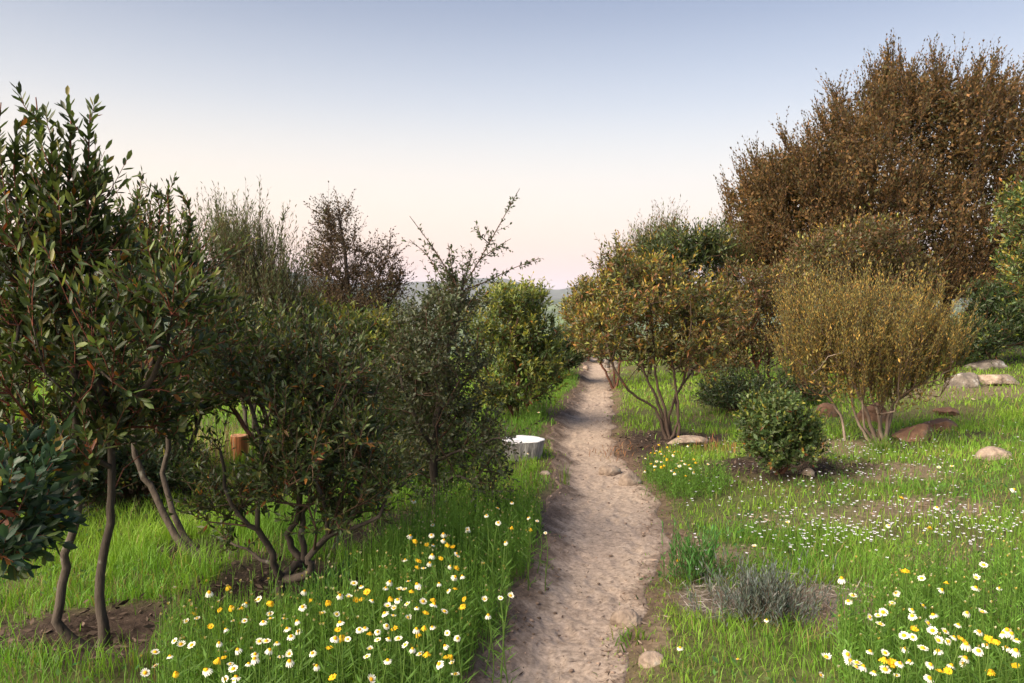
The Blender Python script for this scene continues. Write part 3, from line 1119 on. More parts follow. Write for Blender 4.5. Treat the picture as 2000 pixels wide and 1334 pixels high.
plant('toyon_tree', 'tall dark toyon on two grey stems with upright leafy shoots', 'tree', (190, 1268),
      [([(0, 0), (140, 1250, -.02), (112, 1212, -.03), (124, 1140, 0), (140, 1050, .02), (150, 950, .03), (146, 830, .05), (150, 700, .05), (146, 590, .05), (120, 470, .05)], 0.022, 0.009),
       ([(0.03, 0.02), (196, 1190, .02), (196, 1125, .03), (212, 1020, .06), (218, 940, .08), (208, 830, .1), (190, 700, .12), (170, 600, .12), (185, 480, .1)], 0.022, 0.008),
       ([(146, 590, .05), (90, 520, .0), (40, 430, -.05), (-10, 330, -.1)], 0.016, 0.007),
       ([(208, 830, .1), (280, 760, .0), (330, 660, -.05), (340, 600, -.08)], 0.016, 0.007)],
      [(70, 500, 0, 95, 90, .35, 2.0), (165, 480, .1, 42, 100, .3, 1.6), (60, 860, -.1, 90, 45, .4, .8), (260, 880, 0, 70, 45, .3, .7), (170, 860, 0, 60, 50, .3, .5), (20, 620, 0, 110, 110, .4, 2.0), (150, 640, 0, 120, 110, .42, 2.2), (70, 760, -.1, 130, 70, .45, 1.7),
       (270, 700, -.1, 90, 90, .35, 1.4), (330, 590, -.1, 55, 75, .25, 1.2), (230, 820, 0, 80, 45, .3, .6), (0, 380, 0, 30, 70, .3, .5)],
      {**TOY, 'tips': 185, 'side': 1.5, 'spread': .45, 'leaf_parts': 300}, 1,
      extra=[up_shoot([(95, 470), (85, 330), (70, 190)], 46), up_shoot([(120, 480, .1), (135, 330, .1), (140, 215, .1)], 46), up_shoot([(170, 480), (172, 330), (176, 222)], 46),
             up_shoot([(40, 440), (28, 330), (35, 235)], 36), up_shoot([(-5, 420), (-8, 300), (2, 200)], 34), up_shoot([(180, 560, .1), (186, 420, .1), (182, 300, .1)], 40),
             up_shoot([(110, 400, -.1), (102, 320, -.1), (104, 250, -.1)], 30), up_shoot([(60, 420, .1), (50, 320, .1), (62, 205, .1)], 40)])

plant('toyon_tree', 'rounded dark toyon crown on leaning twin trunks rising from a mulch basin', 'tree', (412, 1098),
      [([(0, 0), (360, 1070, .05), (318, 1000, .1), (285, 930, .15), (262, 890, .15), (270, 800, .2), (300, 700, .2), (320, 600, .2), (315, 520, .2)], 0.023, 0.009),
       ([(0.02, 0.03), (375, 1070, .1), (340, 1000, .2), (318, 940, .3), (330, 850, .35), (350, 720, .3), (355, 600, .3)], 0.021, 0.008)],
      [(305, 510, .1, 58, 45, .4, 2.0), (355, 520, .1, 30, 40, .35, 1.0), (258, 530, .1, 30, 45, .35, .8), (320, 600, .1, 70, 60, .5, 2.4), (250, 640, .2, 70, 60, .5, 1.4), (390, 660, .1, 70, 70, .5, 1.8),
       (300, 720, .2, 110, 80, .6, 1.8), (400, 750, .2, 70, 45, .5, 1.2)],
      {**TOY, 'kind': 1, 'L': 0.053, 'tips': 165, 'side': 1.5, 'spread': .45}, 2,
      extra=[up_shoot([(268, 470), (266, 420), (268, 362)], 26, .006), up_shoot([(308, 460), (312, 410), (300, 370)], 26, .006), up_shoot([(365, 470), (372, 430), (366, 385)], 26, .006),
             up_shoot([(330, 460), (330, 410), (325, 372)], 24, .006)])

plant('toyon_shrub', 'bluish green broad-leaved bush poking in from the picture edge before the grey toyon stems', 'shrub', (-2.25, 2.75, 0),
      [([(0, 0), (-120, 1150, 0), (-60, 1050, 0), (-20, 980, 0)], 0.022, 0.009)],
      [(-5, 1010, 0, 70, 75, .3, 2), (15, 1060, 0, 60, 50, .25, 1.2), (45, 965, 0, 40, 40, .2, .8), (-20, 930, .1, 60, 40, .25, .8), (-20, 1110, 0, 60, 30, .2, .6)],
      {**TOY, 'L': 0.068, 'ratio': 0.42, 'pal': 'blue', 'tip': 'toyon_tip', 'tipp': .15, 'oldp': .12, 'tips': 42, 'SL': .14, 'm': 10, 'wu': .3, 'spread': .6, 'twr': .002, 'leaf_parts': 300}, 3)

plant('manzanita_tree', 'small contorted tree with forked grey trunk standing among the yellow daisies', 'tree', (550, 1188),
      [([(0, 0), (549, 1150, 0), (551, 1128, 0)], 0.027, 0.022),
       ([(551, 1128, 0), (535, 1100, -.04), (525, 1060, -.05), (500, 1035, -.08), (470, 1010, -.1), (440, 950, -.1), (430, 880, -.1)], 0.018, 0.007),
       ([(551, 1128, 0), (575, 1105, .05), (595, 1100, .08), (570, 1070, .1), (565, 1040, .1), (580, 1020, .1), (588, 950, .1), (575, 850, .1), (570, 760, .1)], 0.022, 0.008),
       ([(551, 1128, 0), (590, 1125, -.06), (606, 1105, -.08), (600, 1092, -.08), (640, 1045, -.1), (690, 1030, -.12), (740, 1010, -.15), (760, 960, -.15)], 0.022, 0.006),
       ([(595, 1100, .08), (588, 1020, .12), (600, 990, .15), (640, 940, .2), (670, 860, .2), (690, 780, .2)], 0.014, 0.007),
       ([(535, 1100, -.04), (510, 1090, .08), (480, 1075, .15), (440, 1060, .2)], 0.010, 0.005)],
      [(520, 740, 0, 110, 75, .5, 2.2), (630, 770, .1, 110, 90, .5, 2.4), (620, 860, 0, 95, 80, .5, 2.0), (690, 880, 0, 75, 80, .45, 1.6), (545, 920, 0, 45, 60, .4, 1.0), (600, 950, 0, 110, 50, .4, 1.0),
       (440, 985, 0, 50, 35, .3, .7), (720, 970, 0, 40, 35, .3, .5), (600, 680, .2, 140, 40, .4, 1.0), (660, 1000, 0, 60, 30, .3, .6), (500, 985, .1, 60, 35, .3, .6)],
      {**TOY, 'L': 0.045, 'ratio': 0.33, 'tips': 240, 'shoots': 3, 'side': 2.4, 'm': 11, 'SL': .15, 'kind': 1, 'droop': .05, 'wu': .55, 'spread': .6, 'oldp': .09, 'bark': M_BARK, 'twig': M_TWIG, 'zmin': .3, 'rtip': .0028, 'tipp': .35, 'fill': 500}, 4)

OAKS = dict(L=0.034, ratio=0.5, m=10, SL=0.16, tips=320, shoots=3, side=2.0, pal='oak', leaf=M_LEAF, bark=M_BARK_DARK, kind=1, wu=0.35, wd=0.5, spread=0.6, rtip=0.0026, rmax=0.03,
            ang=(1.1, 0.6), twr=0.0016, seg=.12)
_sh = dict(leaves=22, side=10, m=5, SL=0.10, r=0.005, along=0.75, sspread=0.45, spec={'pal': 'oak', 'L': 0.032, 'kind': 1})
plant('oak_sapling', 'young oak with straight dark trunk and long thin arching shoots against the sky', 'tree', (850, 1022),
      [([(0, 0), (852, 960, 0), (848, 880, 0), (856, 800, 0), (870, 720, 0), (885, 640, 0), (900, 580, 0), (905, 545, 0)], 0.030, 0.010),
       ([(848, 880, 0), (820, 830, -.1), (790, 760, -.15), (775, 690, -.15)], 0.014, 0.006),
       ([(856, 800, 0), (890, 770, .1), (930, 720, .15)], 0.012, 0.005),
       ([(848, 900, 0), (900, 880, -.15), (960, 860, -.25), (985, 860, -.3)], 0.010, 0.004),
       ([(852, 960, 0), (890, 930, -.1), (940, 945, -.2)], 0.007, 0.003)],
      [(880, 590, 0, 50, 45, .35, 1.3), (850, 650, 0, 80, 60, .45, 1.8), (830, 730, 0, 90, 70, .5, 2.2), (880, 740, 0, 80, 80, .5, 2.0), (810, 820, 0, 75, 60, .45, 1.6), (880, 850, 0, 80, 60, .45, 1.4),
       (850, 920, 0, 70, 45, .4, .8), (950, 870, -.2, 40, 40, .2, .45), (950, 940, -.15, 45, 25, .2, .4), (860, 1000, 0, 35, 40, .2, .4), (790, 680, 0, 35, 40, .25, .5)],
      {**OAKS, 'fill': 800, 'tips': 270}, 5,
      extra=[dict(_sh, line=[(905, 560, 0), (935, 510, 0), (975, 440, 0), (1015, 368, 0)], side=16, leaves=30),
             dict(_sh, line=[(900, 570, -.05), (880, 540, -.1), (850, 490, -.15), (800, 422, -.2)], side=13, leaves=28),
             dict(_sh, line=[(890, 585, 0), (870, 555, .1), (835, 500, .2), (800, 468, .2)], side=12),
             dict(_sh, line=[(900, 570, .05), (960, 545, .1), (1000, 525, .1), (1052, 505, .1)], side=16, leaves=26),
             dict(_sh, line=[(900, 575, -.1), (885, 540, -.1), (875, 475, -.1)], side=12),
             dict(_sh, line=[(940, 505, 0), (975, 480, .1), (998, 466, .1)], side=10, leaves=14, r=.004),
             dict(_sh, line=[(958, 478, 0), (940, 462, -.1), (932, 452, -.1)], side=6, leaves=10, r=.004),
             dict(_sh, line=[(905, 560, 0), (915, 520, .1), (925, 490, .1)], side=12, leaves=14, r=.005)])

WIL = dict(L=0.062, ratio=0.18, m=17, SL=0.5, tips=210, shoots=3, side=1.8, pal='willow', leaf=M_DRYLEAF, bark=M_BARK_DARK, kind=1, wu=1.5, wd=0.3, spread=0.2, rtip=0.003, rmax=0.02,
           ang=(0.75, 0.4), twr=0.002, seg=.2, shell=0.5, lift=.1)
plant('willowy_shrub', 'tall grey green shrub of thin upright willowy wands behind the toyons', 'shrub', (490, 880), [([(0, 0), (470, 760, 0), (450, 640, 0), (440, 540, 0)], 0.02, 0.006),
      ([(0, 0.05), (500, 760, .1), (520, 640, .1), (530, 540, .1)], 0.02, 0.006), ([(0.05, 0), (540, 770, 0), (570, 680, 0), (580, 620, 0)], 0.015, 0.005)],
      [(440, 540, 0, 50, 65, .5, 2), (490, 540, .1, 50, 60, .5, 2), (535, 590, 0, 50, 60, .5, 1.8), (560, 650, 0, 45, 50, .5, 1.4), (480, 640, 0, 80, 60, .6, 2)], WIL, 6,
      extra=[dict(line=[(545, 580), (548, 500), (553, 408)], leaves=70, r=.005, side=18, SL=.14, m=7, along=1.0, sspread=.25), dict(line=[(440, 520), (438, 470), (442, 425)], leaves=40, r=.004, side=10, SL=.14, m=7, along=1.0, sspread=.25),
             dict(line=[(505, 520), (515, 470), (522, 420)], leaves=30, r=.004)])

plant('oak_tree', 'dark reddish brown oak with ragged open top standing against the pale sky', 'tree', (690, 800), [([(0, 0), (690, 700, 0), (688, 640, 0), (680, 560, 0), (672, 480, 0), (660, 420, 0)], 0.075, 0.016),
      ([(688, 640, 0), (720, 590, .1), (745, 530, .2)], 0.03, 0.01), ([(680, 560, 0), (650, 530, -.1), (625, 500, -.2)], 0.025, 0.008)],
      [(680, 590, 0, 85, 60, .9, 3), (665, 510, 0, 55, 50, .7, 1.8), (740, 580, 0, 45, 60, .7, 1.7), (640, 600, 0, 40, 40, .6, 1.2), (655, 445, 0, 32, 40, .4, .7), (745, 520, 0, 28, 40, .4, .6), (625, 520, 0, 25, 30, .4, .4)],
      {**OAKS, 'L': 0.055, 'ratio': .45, 'pal': 'oakred', 'tips': 420, 'SL': .3, 'm': 9, 'seg': .2, 'rmax': .05, 'rtip': .004, 'twr': .003, 'leaf': M_DRYLEAF, 'kind': 0}, 7, d=13.5,
      extra=[dict(_sh, line=[(668, 450), (662, 410), (656, 374)], side=14, leaves=24, SL=.25, spec={'pal': 'oakred', 'L': .055, 'kind': 0}), dict(_sh, line=[(660, 460), (635, 425), (602, 405)], side=16, leaves=24, SL=.25, spec={'pal': 'oakred', 'L': .055, 'kind': 0}),
             dict(_sh, line=[(650, 470), (640, 430), (632, 390)], side=14, leaves=20, SL=.25, spec={'pal': 'oakred', 'L': .055, 'kind': 0}), dict(_sh, line=[(745, 530), (758, 490), (764, 455)], side=12, leaves=20, SL=.25, spec={'pal': 'oakred', 'L': .055, 'kind': 0}),
             dict(_sh, line=[(640, 500), (615, 480), (596, 470)], side=10, leaves=18, SL=.25, spec={'pal': 'oakred', 'L': .055, 'kind': 0}), dict(_sh, line=[(690, 480), (694, 450), (696, 425)], side=8, leaves=16, SL=.25, spec={'pal': 'oakred', 'L': .055, 'kind': 0}),
             dict(_sh, line=[(770, 570), (785, 545), (793, 520)], side=6, leaves=16, SL=.2, spec={'pal': 'oakred', 'L': .055, 'kind': 0})])

MID = dict(L=0.065, ratio=0.32, m=9, SL=0.2, tips=190, shoots=3, side=2.0, pal='toyon', tip='green_tip', tipp=.35, old='toyon_old', oldp=.05, leaf=M_LEAF, bark=M_BARK_RED, twig=M_TWIG, kind=1,
           wu=.7, wd=.4, spread=.5, rtip=.003, rmax=.02, seg=.16, twr=.0025, zmin=.2, fill=1500)


def fan(*tops, r=0.018, z=-.0):
    return [([(0.02 * i, 0.02 * (i % 2)), t], r, r * 0.4) for i, t in enumerate(tops)]


plant('toyon_shrub', 'bushy shrub with yellow lit leaf tufts on top below the brown oak', 'shrub', (670, 905), fan((620, 700, 0), (680, 700, .2), (740, 720, 0)),
      [(615, 632, 0, 38, 30, .4, 1.5), (690, 655, 0, 65, 30, .5, 2), (740, 675, .1, 50, 45, .5, 1.6), (650, 730, 0, 90, 60, .6, 2), (740, 770, 0, 70, 60, .5, 1.6), (650, 820, 0, 90, 50, .5, 1.2), (690, 890, 0, 70, 40, .4, .8)],
      {**MID, 'tip': 'green_tip', 'tipp': .8, 'tipt': .2, 'tips': 250, 'pal': 'green'}, 8, d=8.3)
plant('toyon_shrub', 'dark leafy shrub filling the gap between the twin-trunk toyon and the contorted tree', 'shrub', (545, 930), fan((430, 760, 0), (500, 740, .1), (540, 760, 0)),
      [(430, 700, 0, 60, 60, .45, 2), (510, 690, 0, 70, 50, .45, 2), (480, 755, 0, 90, 45, .5, 2), (400, 770, 0, 60, 40, .4, 1)], {**MID, 'tips': 190, 'zmin': .62}, 9, d=6.8)
plant('toyon_shrub', 'dark green shrub with reddish inner stems close behind the young oak', 'shrub', (770, 935), fan((750, 800, 0), (800, 780, .1), (830, 820, 0)),
      [(770, 760, 0, 55, 60, .4, 1.6), (820, 790, 0, 60, 70, .4, 1.6), (740, 850, 0, 50, 50, .35, 1), (800, 880, 0, 60, 40, .35, 1), (830, 920, 0, 50, 30, .3, .7)], {**MID, 'pal': 'darkgreen', 'tipp': .15, 'tips': 150}, 10, d=7.0)
plant('toyon_shrub', 'loose dark shrub behind the tall toyon, beside the sunlit back lawn', 'shrub', (60, 915), fan((40, 760, 0), (120, 750, .2), (-30, 760, 0)),
      [(60, 700, 0, 110, 70, .6, 2), (170, 720, .1, 80, 60, .6, 1.6), (-20, 780, 0, 80, 60, .5, 1.2), (240, 770, .1, 60, 40, .5, .8)], {**MID, 'tips': 170, 'zmin': .5}, 11, d=8.2)
plant('toyon_shrub', 'dark multi-stemmed shrub with bent bare trunks over shaded mulch behind the leaning trunks', 'shrub', (320, 985),
      [([(0, 0), (330, 930, 0), (372, 870, .1), (395, 800, .1)], .035, .012), ([(0, .03), (275, 930, .1), (285, 860, .2), (290, 790, .2)], .04, .014), ([(.02, 0), (240, 945, 0), (232, 880, 0)], .03, .01)],
      [(330, 770, .1, 100, 60, .5, 2), (260, 800, .1, 80, 50, .5, 1.4), (180, 880, .3, 60, 50, .4, .8), (310, 860, .2, 50, 50, .4, 1.0), (390, 770, .1, 60, 40, .4, 1.2)], {**MID, 'bark': M_BARK_DARK, 'tips': 220, 'zmin': .15}, 12, d=6.5)

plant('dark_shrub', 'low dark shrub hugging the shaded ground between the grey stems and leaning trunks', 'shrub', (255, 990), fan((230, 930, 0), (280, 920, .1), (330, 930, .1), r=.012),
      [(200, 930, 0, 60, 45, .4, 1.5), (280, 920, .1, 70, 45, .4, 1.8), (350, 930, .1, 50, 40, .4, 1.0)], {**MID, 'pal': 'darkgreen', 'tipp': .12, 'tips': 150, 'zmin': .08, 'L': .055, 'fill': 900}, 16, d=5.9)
plant('dark_shrub', 'low dark tangle of leaves between the contorted tree and the young oak trunk', 'shrub', (765, 985), fan((750, 930, 0), (790, 920, .1), r=.012),
      [(750, 935, 0, 55, 40, .3, 1.5), (800, 940, .1, 45, 45, .3, 1.2), (720, 900, .2, 50, 40, .3, 1.0)], {**MID, 'pal': 'toyon', 'tipp': .2, 'tips': 120, 'zmin': .1, 'L': .05, 'fill': 600}, 17, d=6.2)

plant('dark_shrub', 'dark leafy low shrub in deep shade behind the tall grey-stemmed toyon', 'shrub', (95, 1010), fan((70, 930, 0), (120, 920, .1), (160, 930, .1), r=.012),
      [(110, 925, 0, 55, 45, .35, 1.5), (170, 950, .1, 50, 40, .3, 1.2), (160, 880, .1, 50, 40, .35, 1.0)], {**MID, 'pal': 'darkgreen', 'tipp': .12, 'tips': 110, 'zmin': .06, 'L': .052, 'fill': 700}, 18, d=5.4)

LIT = dict(MID, pal='olive', tip='gold_tip', tipp=.55, tipt=.5, bark=M_BARK_RED, L=.06, ratio=.36, SL=.17, m=9)
plant('toyon_shrub', 'yellow green bushy shrub with orange flecked leaves behind the pale cut stump', 'shrub', (1010, 842), fan((960, 740, 0), (1000, 720, .2), (1050, 740, 0), (1040, 700, .3)),
      [(1010, 600, 0, 60, 40, .6, 1.8), (960, 650, 0, 60, 70, .6, 1.8), (1040, 660, 0, 50, 70, .6, 2), (1000, 730, 0, 80, 70, .7, 2.4), (1055, 740, 0, 45, 60, .5, 1.4), (970, 790, 0, 50, 40, .5, 1.2)],
      {**LIT, 'pal': 'green', 'tip': 'green_tip', 'tipp': .85, 'tips': 380, 'L': .068, 'tipt': .3}, 13, d=10.0)
plant('dark_shrub', 'low dark green shrub at the left verge where the path disappears', 'shrub', (1110, 738), fan((1090, 700, 0), (1110, 690, .2)),
      [(1090, 690, 0, 28, 30, .5, 2), (1115, 700, 0, 25, 25, .5, 2), (1080, 720, -.6, 25, 30, .4, 1.4)], {**MID, 'pal': 'darkgreen', 'tip': 'green_tip', 'tipp': .15, 'tips': 150, 'kind': 0, 'L': .07}, 14, d=15.5)
plant('dark_shrub', 'dark rounded shrub closing the view straight behind the far end of the path', 'shrub', (1150, 712), fan((1150, 690, 0), (1135, 680, .2)),
      [(1150, 680, 0, 40, 28, .6, 2), (1125, 665, .3, 35, 30, .6, 1.5), (1175, 680, 0, 25, 30, .6, 1.2)], {**MID, 'pal': 'darkgreen', 'tip': 'gold_tip', 'tipp': .2, 'tips': 200, 'kind': 0, 'L': .08}, 15, d=20.5)

for _k, (_x, _y, _w) in enumerate([(-4.4, 4.3, 'level with the twin-trunk toyon')]):  # unseen toyon, added only to cast shade on the left-hand trees
    _d = _y
    _c = (1000 + 1500 * _x / _d, 590)
    plant('toyon_tree', 'broad unseen toyon added for shade beyond the picture edge ' + _w, 'tree', (_x, _y, 0), fan((_c[0], 560, 0), (_c[0] - 120, 600, .2), (_c[0] + 100, 590, .3), r=.03),
          [(_c[0], 560, 0, 900 / _d, 700 / _d, .6, 3), (_c[0] - 100, 750, 0, 800 / _d, 500 / _d, .6, 1.5), (_c[0] + 60, 420, .1, 600 / _d, 500 / _d, .5, 1.5)], {**TOY, 'kind': 1, 'tips': 150, 'L': .085, 'm': 9}, 60 + _k)

# ------------------------------------------------------------------ shrubs and trees right of the path
plant('toyon_shrub', 'many-stemmed spreading shrub with red bark and orange tinged leaves leaning over the path', 'shrub', (1302, 858),
      [([(0, 0), (1280, 800, 0), (1235, 770, -.1), (1205, 730, -.2), (1190, 690, -.2), (1175, 640, -.2)], .018, .006),
       ([(.02, .02), (1290, 800, .05), (1265, 740, .1), (1245, 690, .1), (1235, 620, .1)], .02, .007),
       ([(.04, 0), (1300, 810, 0), (1280, 730, 0), (1275, 650, 0), (1265, 580, 0)], .019, .006),
       ([(.05, .03), (1310, 800, .1), (1335, 745, .1), (1345, 690, .1), (1340, 620, .1)], .017, .006),
       ([(.06, .0), (1325, 810, .0), (1320, 760, .0), (1312, 680, .0), (1310, 590, .0)], .016, .006),
       ([(.12, .02), (1326, 820, .0), (1322, 770, .2), (1370, 700, .3), (1390, 650, .3)], .018, .006)],
      [(1215, 600, 0, 60, 60, .7, 2), (1205, 530, 0, 35, 40, .5, 1), (1270, 590, 0, 60, 60, .8, 2), (1330, 600, 0, 70, 55, .8, 2), (1180, 660, 0, 50, 50, .6, 1.6), (1260, 680, 0, 80, 50, .8, 1.8),
       (1340, 690, 0, 70, 55, .8, 1.8), (1390, 620, .1, 45, 60, .7, 1.4), (1290, 540, .1, 50, 30, .6, .9)],
      {**LIT, 'tips': 330, 'bark': M_BARK_BROWN, 'zmin': .6, 'limb_r': .007, 'rmax': .014}, 21, limbs=10)
plant('toyon_shrub', 'golden green leafy bush overhanging the far end of the path on its right', 'shrub', (1200, 730), fan((1150, 660, 0), (1190, 640, .2), (1220, 620, 0)),
      [(1140, 610, 0, 40, 55, .8, 2), (1185, 580, 0, 45, 60, .8, 2), (1165, 660, 0, 50, 40, .8, 1.6), (1230, 560, .3, 50, 60, .8, 1.6)], {**LIT, 'tips': 260, 'kind': 0, 'L': .075}, 22, d=14.0)
plant('leafy_tree', 'dark green leafy tree rising between the red-barked shrub and the big brown tree', 'tree', (1350, 745), [([(0, 0), (1345, 660, 0), (1340, 560, 0), (1350, 490, 0)], .06, .015)],
      [(1340, 500, 0, 45, 45, .9, 2), (1380, 490, 0, 30, 35, .8, 1.3), (1290, 510, 0, 45, 40, .8, 1.4), (1340, 580, 0, 90, 60, 1.0, 2)],
      {**MID, 'pal': 'toyon', 'tip': 'gold_tip', 'tipp': .15, 'tips': 260, 'kind': 0, 'fill': 3500, 'L': .095, 'SL': .3, 'bark': M_BARK_DARK}, 23, d=15.0)
plant('willowy_shrub', 'yellowish feathery shrub top just left of the dark green leafy tree', 'shrub', (1270, 725), fan((1260, 600, 0), (1285, 590, .2)),
      [(1270, 530, 0, 40, 45, .8, 2), (1300, 500, 0, 22, 35, .6, 1), (1240, 560, 0, 35, 40, .7, 1.3)], {**WIL, 'pal': 'olive', 'tips': 150, 'kind': 0, 'L': .09, 'SL': .6}, 24, d=16.5)
plant('willowy_shrub', 'grey green feathery shrub against the lower edge of the big brown crown', 'shrub', (1420, 735), fan((1410, 600, 0), (1425, 580, .2)),
      [(1410, 520, 0, 30, 50, .8, 2), (1430, 560, 0, 30, 50, .8, 2)], {**WIL, 'tips': 130, 'kind': 0, 'L': .08, 'SL': .5, 'pal': 'olive'}, 25, d=16.0)
plant('russet_shrub', 'reddish brown leaved shrub on slanting trunk between red-barked shrub and golden willowy shrub', 'shrub', (1510, 800),
      [([(0, 0), (1495, 755, 0), (1475, 710, 0), (1460, 640, 0)], .035, .012), ([(.05, 0), (1450, 760, .1), (1420, 700, .2)], .025, .009), ([(.0, .05), (1500, 720, .1), (1510, 650, .1)], .022, .009)],
      [(1460, 570, 0, 70, 55, .7, 2), (1430, 640, 0, 60, 60, .7, 2), (1510, 590, 0, 60, 60, .7, 2), (1500, 670, 0, 65, 50, .7, 1.6), (1420, 720, 0, 50, 40, .6, 1), (1560, 640, .1, 40, 70, .6, 1), (1370, 680, .1, 50, 60, .6, .9)],
      {**LIT, 'fill': 4000, 'pal': 'russet', 'tipp': .3, 'tips': 400, 'L': .055, 'zmin': .5}, 26, d=11.5)
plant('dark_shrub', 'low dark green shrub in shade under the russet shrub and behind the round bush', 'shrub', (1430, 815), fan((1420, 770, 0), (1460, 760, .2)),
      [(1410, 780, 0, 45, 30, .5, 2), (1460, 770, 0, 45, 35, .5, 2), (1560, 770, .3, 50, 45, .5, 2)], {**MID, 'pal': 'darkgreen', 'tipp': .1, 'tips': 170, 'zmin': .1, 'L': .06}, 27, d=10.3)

BIG = dict(L=0.076, ratio=0.46, m=13, SL=0.55, tips=1150, shoots=6, side=3.2, side_r=.03, pal='brown', leaf=M_DRYLEAF, bark=M_BARK_DARK, twig=M_TWIG, kind=0, wu=1.35, wd=.35, wo=.5, spread=.30,
           rtip=.004, rmax=.06, seg=.45, jit=.03, twr=.004, shell=.42, zmin=1.2, fillr=.9, ang=(.7, .4), limb_r=.03, lift=.12, bend=.14, var=.75, fill=62000, fillk=1.3)
plant('feathery_tree', 'huge rounded brown tree of fine upright feathery twigs towering over the slope', 'tree', (1830, 712),
      [([(0, 0), (1810, 600, 0), (1760, 480, -.3), (1700, 350, -.4)], .16, .04), ([(.1, .1), (1850, 560, .2), (1870, 400, .2), (1860, 250, .2)], .16, .04), ([(.2, 0), (1900, 600, 0), (1980, 500, 0), (2040, 400, .1)], .13, .03),
       ([(-.1, .1), (1760, 600, -.4), (1650, 520, -1), (1550, 450, -1.3)], .12, .03)],
      [(1840, 290, 0, 180, 140, 2.4, 4), (1640, 370, -.3, 150, 120, 2.2, 3.2), (1545, 440, -.3, 105, 100, 1.9, 2.4), (1545, 350, -.2, 90, 65, 1.6, 1.5), (1480, 400, -.3, 55, 70, 1.3, .9), (1480, 490, -.4, 60, 60, 1.3, .9), (1960, 350, .2, 180, 170, 2.4, 3.4), (1760, 450, -.4, 190, 120, 2.4, 3), (1600, 520, -.6, 150, 80, 2.0, 2.2),
       (1780, 210, .2, 85, 65, 1.6, 1.3), (1890, 205, .3, 90, 55, 1.5, 1.2), (1930, 520, 0, 150, 110, 2.2, 2.2), (1790, 580, -.5, 170, 80, 2, 1.8), (1728, 165, .2, 28, 35, .8, .35), (1680, 255, 0, 90, 75, 1.6, 1.4), (2060, 260, .3, 130, 130, 2, 1.2),
       (1960, 600, -.2, 110, 50, 1.6, 1.0)],
      BIG, 31, d=17.5, limbs=14)

GOLD = dict(L=0.036, ratio=0.30, m=24, SL=0.50, tips=330, shoots=4, side=2.2, side_r=.006, pal='golden', leaf=M_DRYLEAF, bark=M_BARK_PALE, twig=M_TWIG, kind=0, wu=1.6, wd=.35, wo=.2, spread=.13,
            rtip=.0025, rmax=.012, seg=.16, twr=.0018, shell=.36, zmin=.28, fill=4000, ang=(.6, .35), lift=.1, var=.5)
plant('willowy_shrub', 'golden brown vase-shaped shrub of upright wands on pale bare stems in the grass', 'shrub', (1712, 862),
      [([(0, 0), (1690, 800, 0), (1660, 740, -.05), (1620, 690, -.1)], .02, .007), ([(.03, .02), (1722, 800, .05), (1740, 740, .1), (1780, 690, .1)], .02, .007), ([(-.05, .02), (1668, 805, .1), (1662, 760, .1), (1640, 690, .1)], .014, .006),
       ([(.08, 0), (1735, 815, 0), (1755, 780, -.05), (1810, 740, -.1)], .018, .006), ([(.05, -.02), (1715, 810, -.1), (1700, 760, -.15), (1700, 690, -.15)], .016, .006), ([(-.25, .15), (1640, 810, .2), (1615, 770, .2), (1590, 720, .2)], .012, .005),
       ([(.1, .05), (1745, 790, .2), (1720, 740, .2), (1730, 680, .2)], .014, .006), ([(.0, -.04), (1690, 835, -.1), (1684, 780, -.1), (1670, 720, -.1)], .014, .005)],
      [(1600, 705, 0, 72, 60, .7, 2), (1690, 698, 0, 88, 60, .8, 2.6), (1770, 705, 0, 60, 55, .7, 2.0), (1815, 710, 0, 40, 55, .5, 1.0), (1640, 755, 0, 75, 40, .6, 1.4), (1740, 765, 0, 90, 40, .6, 1.5), (1570, 670, 0, 38, 50, .5, .9),
       (1695, 655, 0, 100, 32, .7, 1.0)], GOLD, 32)

plant('round_bush', 'small round green bush in a low ring of dark mulch right of the path', 'bush', (1520, 925), fan((1490, 850, 0), (1530, 840, .05), (1560, 850, 0), r=.012),
      [(1520, 830, 0, 65, 50, .3, 2), (1480, 850, 0, 35, 50, .25, 1.2), (1570, 860, 0, 30, 45, .25, 1.2), (1520, 885, 0, 60, 35, .25, 1.2), (1510, 800, 0, 50, 25, .25, 1)],
      {**MID, 'pal': 'green', 'tip': 'green_tip', 'tipp': .3, 'oldp': .05, 'L': .042, 'ratio': .5, 'm': 9, 'SL': .11, 'tips': 210, 'shoots': 2, 'side': 1.5, 'zmin': .04, 'shell': .4, 'leaf': M_GLOSS, 'rtip': .002, 'seg': .07, 'twr': .0015, 'tipt': .7}, 33)
plant('leafy_tree', 'yellow green leafy tree cut off by the picture edge beside the big brown tree', 'tree', (8.6, 10.2, 0), fan((2060, 560, 0), (2090, 500, .2), r=.04),
      [(2035, 440, 0, 60, 110, .8, 2), (2020, 530, 0, 45, 60, .6, 1.3), (1990, 385, 0, 30, 25, .3, .35), (2080, 330, 0, 60, 80, .8, 1.2), (2100, 480, 0, 80, 150, .9, 2)], {**LIT, 'pal': 'green', 'tip': 'gold_tip', 'tips': 220, 'zmin': .8, 'L': .07}, 34)
plant('olive_shrub', 'olive green leafy shrub against the lower front of the big brown tree', 'shrub', (1680, 745), fan((1640, 640, 0), (1690, 610, .2), (1740, 630, 0), r=.03),
      [(1620, 510, 0, 80, 55, .8, 2), (1710, 490, 0, 70, 55, .8, 2), (1560, 560, 0, 60, 50, .7, 1.4), (1680, 570, 0, 110, 55, .8, 2), (1780, 540, .2, 55, 60, .7, 1.2)], {**LIT, 'pal': 'russet', 'tip': 'gold_tip', 'tipp': .22, 'tips': 330, 'kind': 0, 'L': .075, 'SL': .26, 'zmin': .6, 'fill': 4000}, 36, d=13.6)
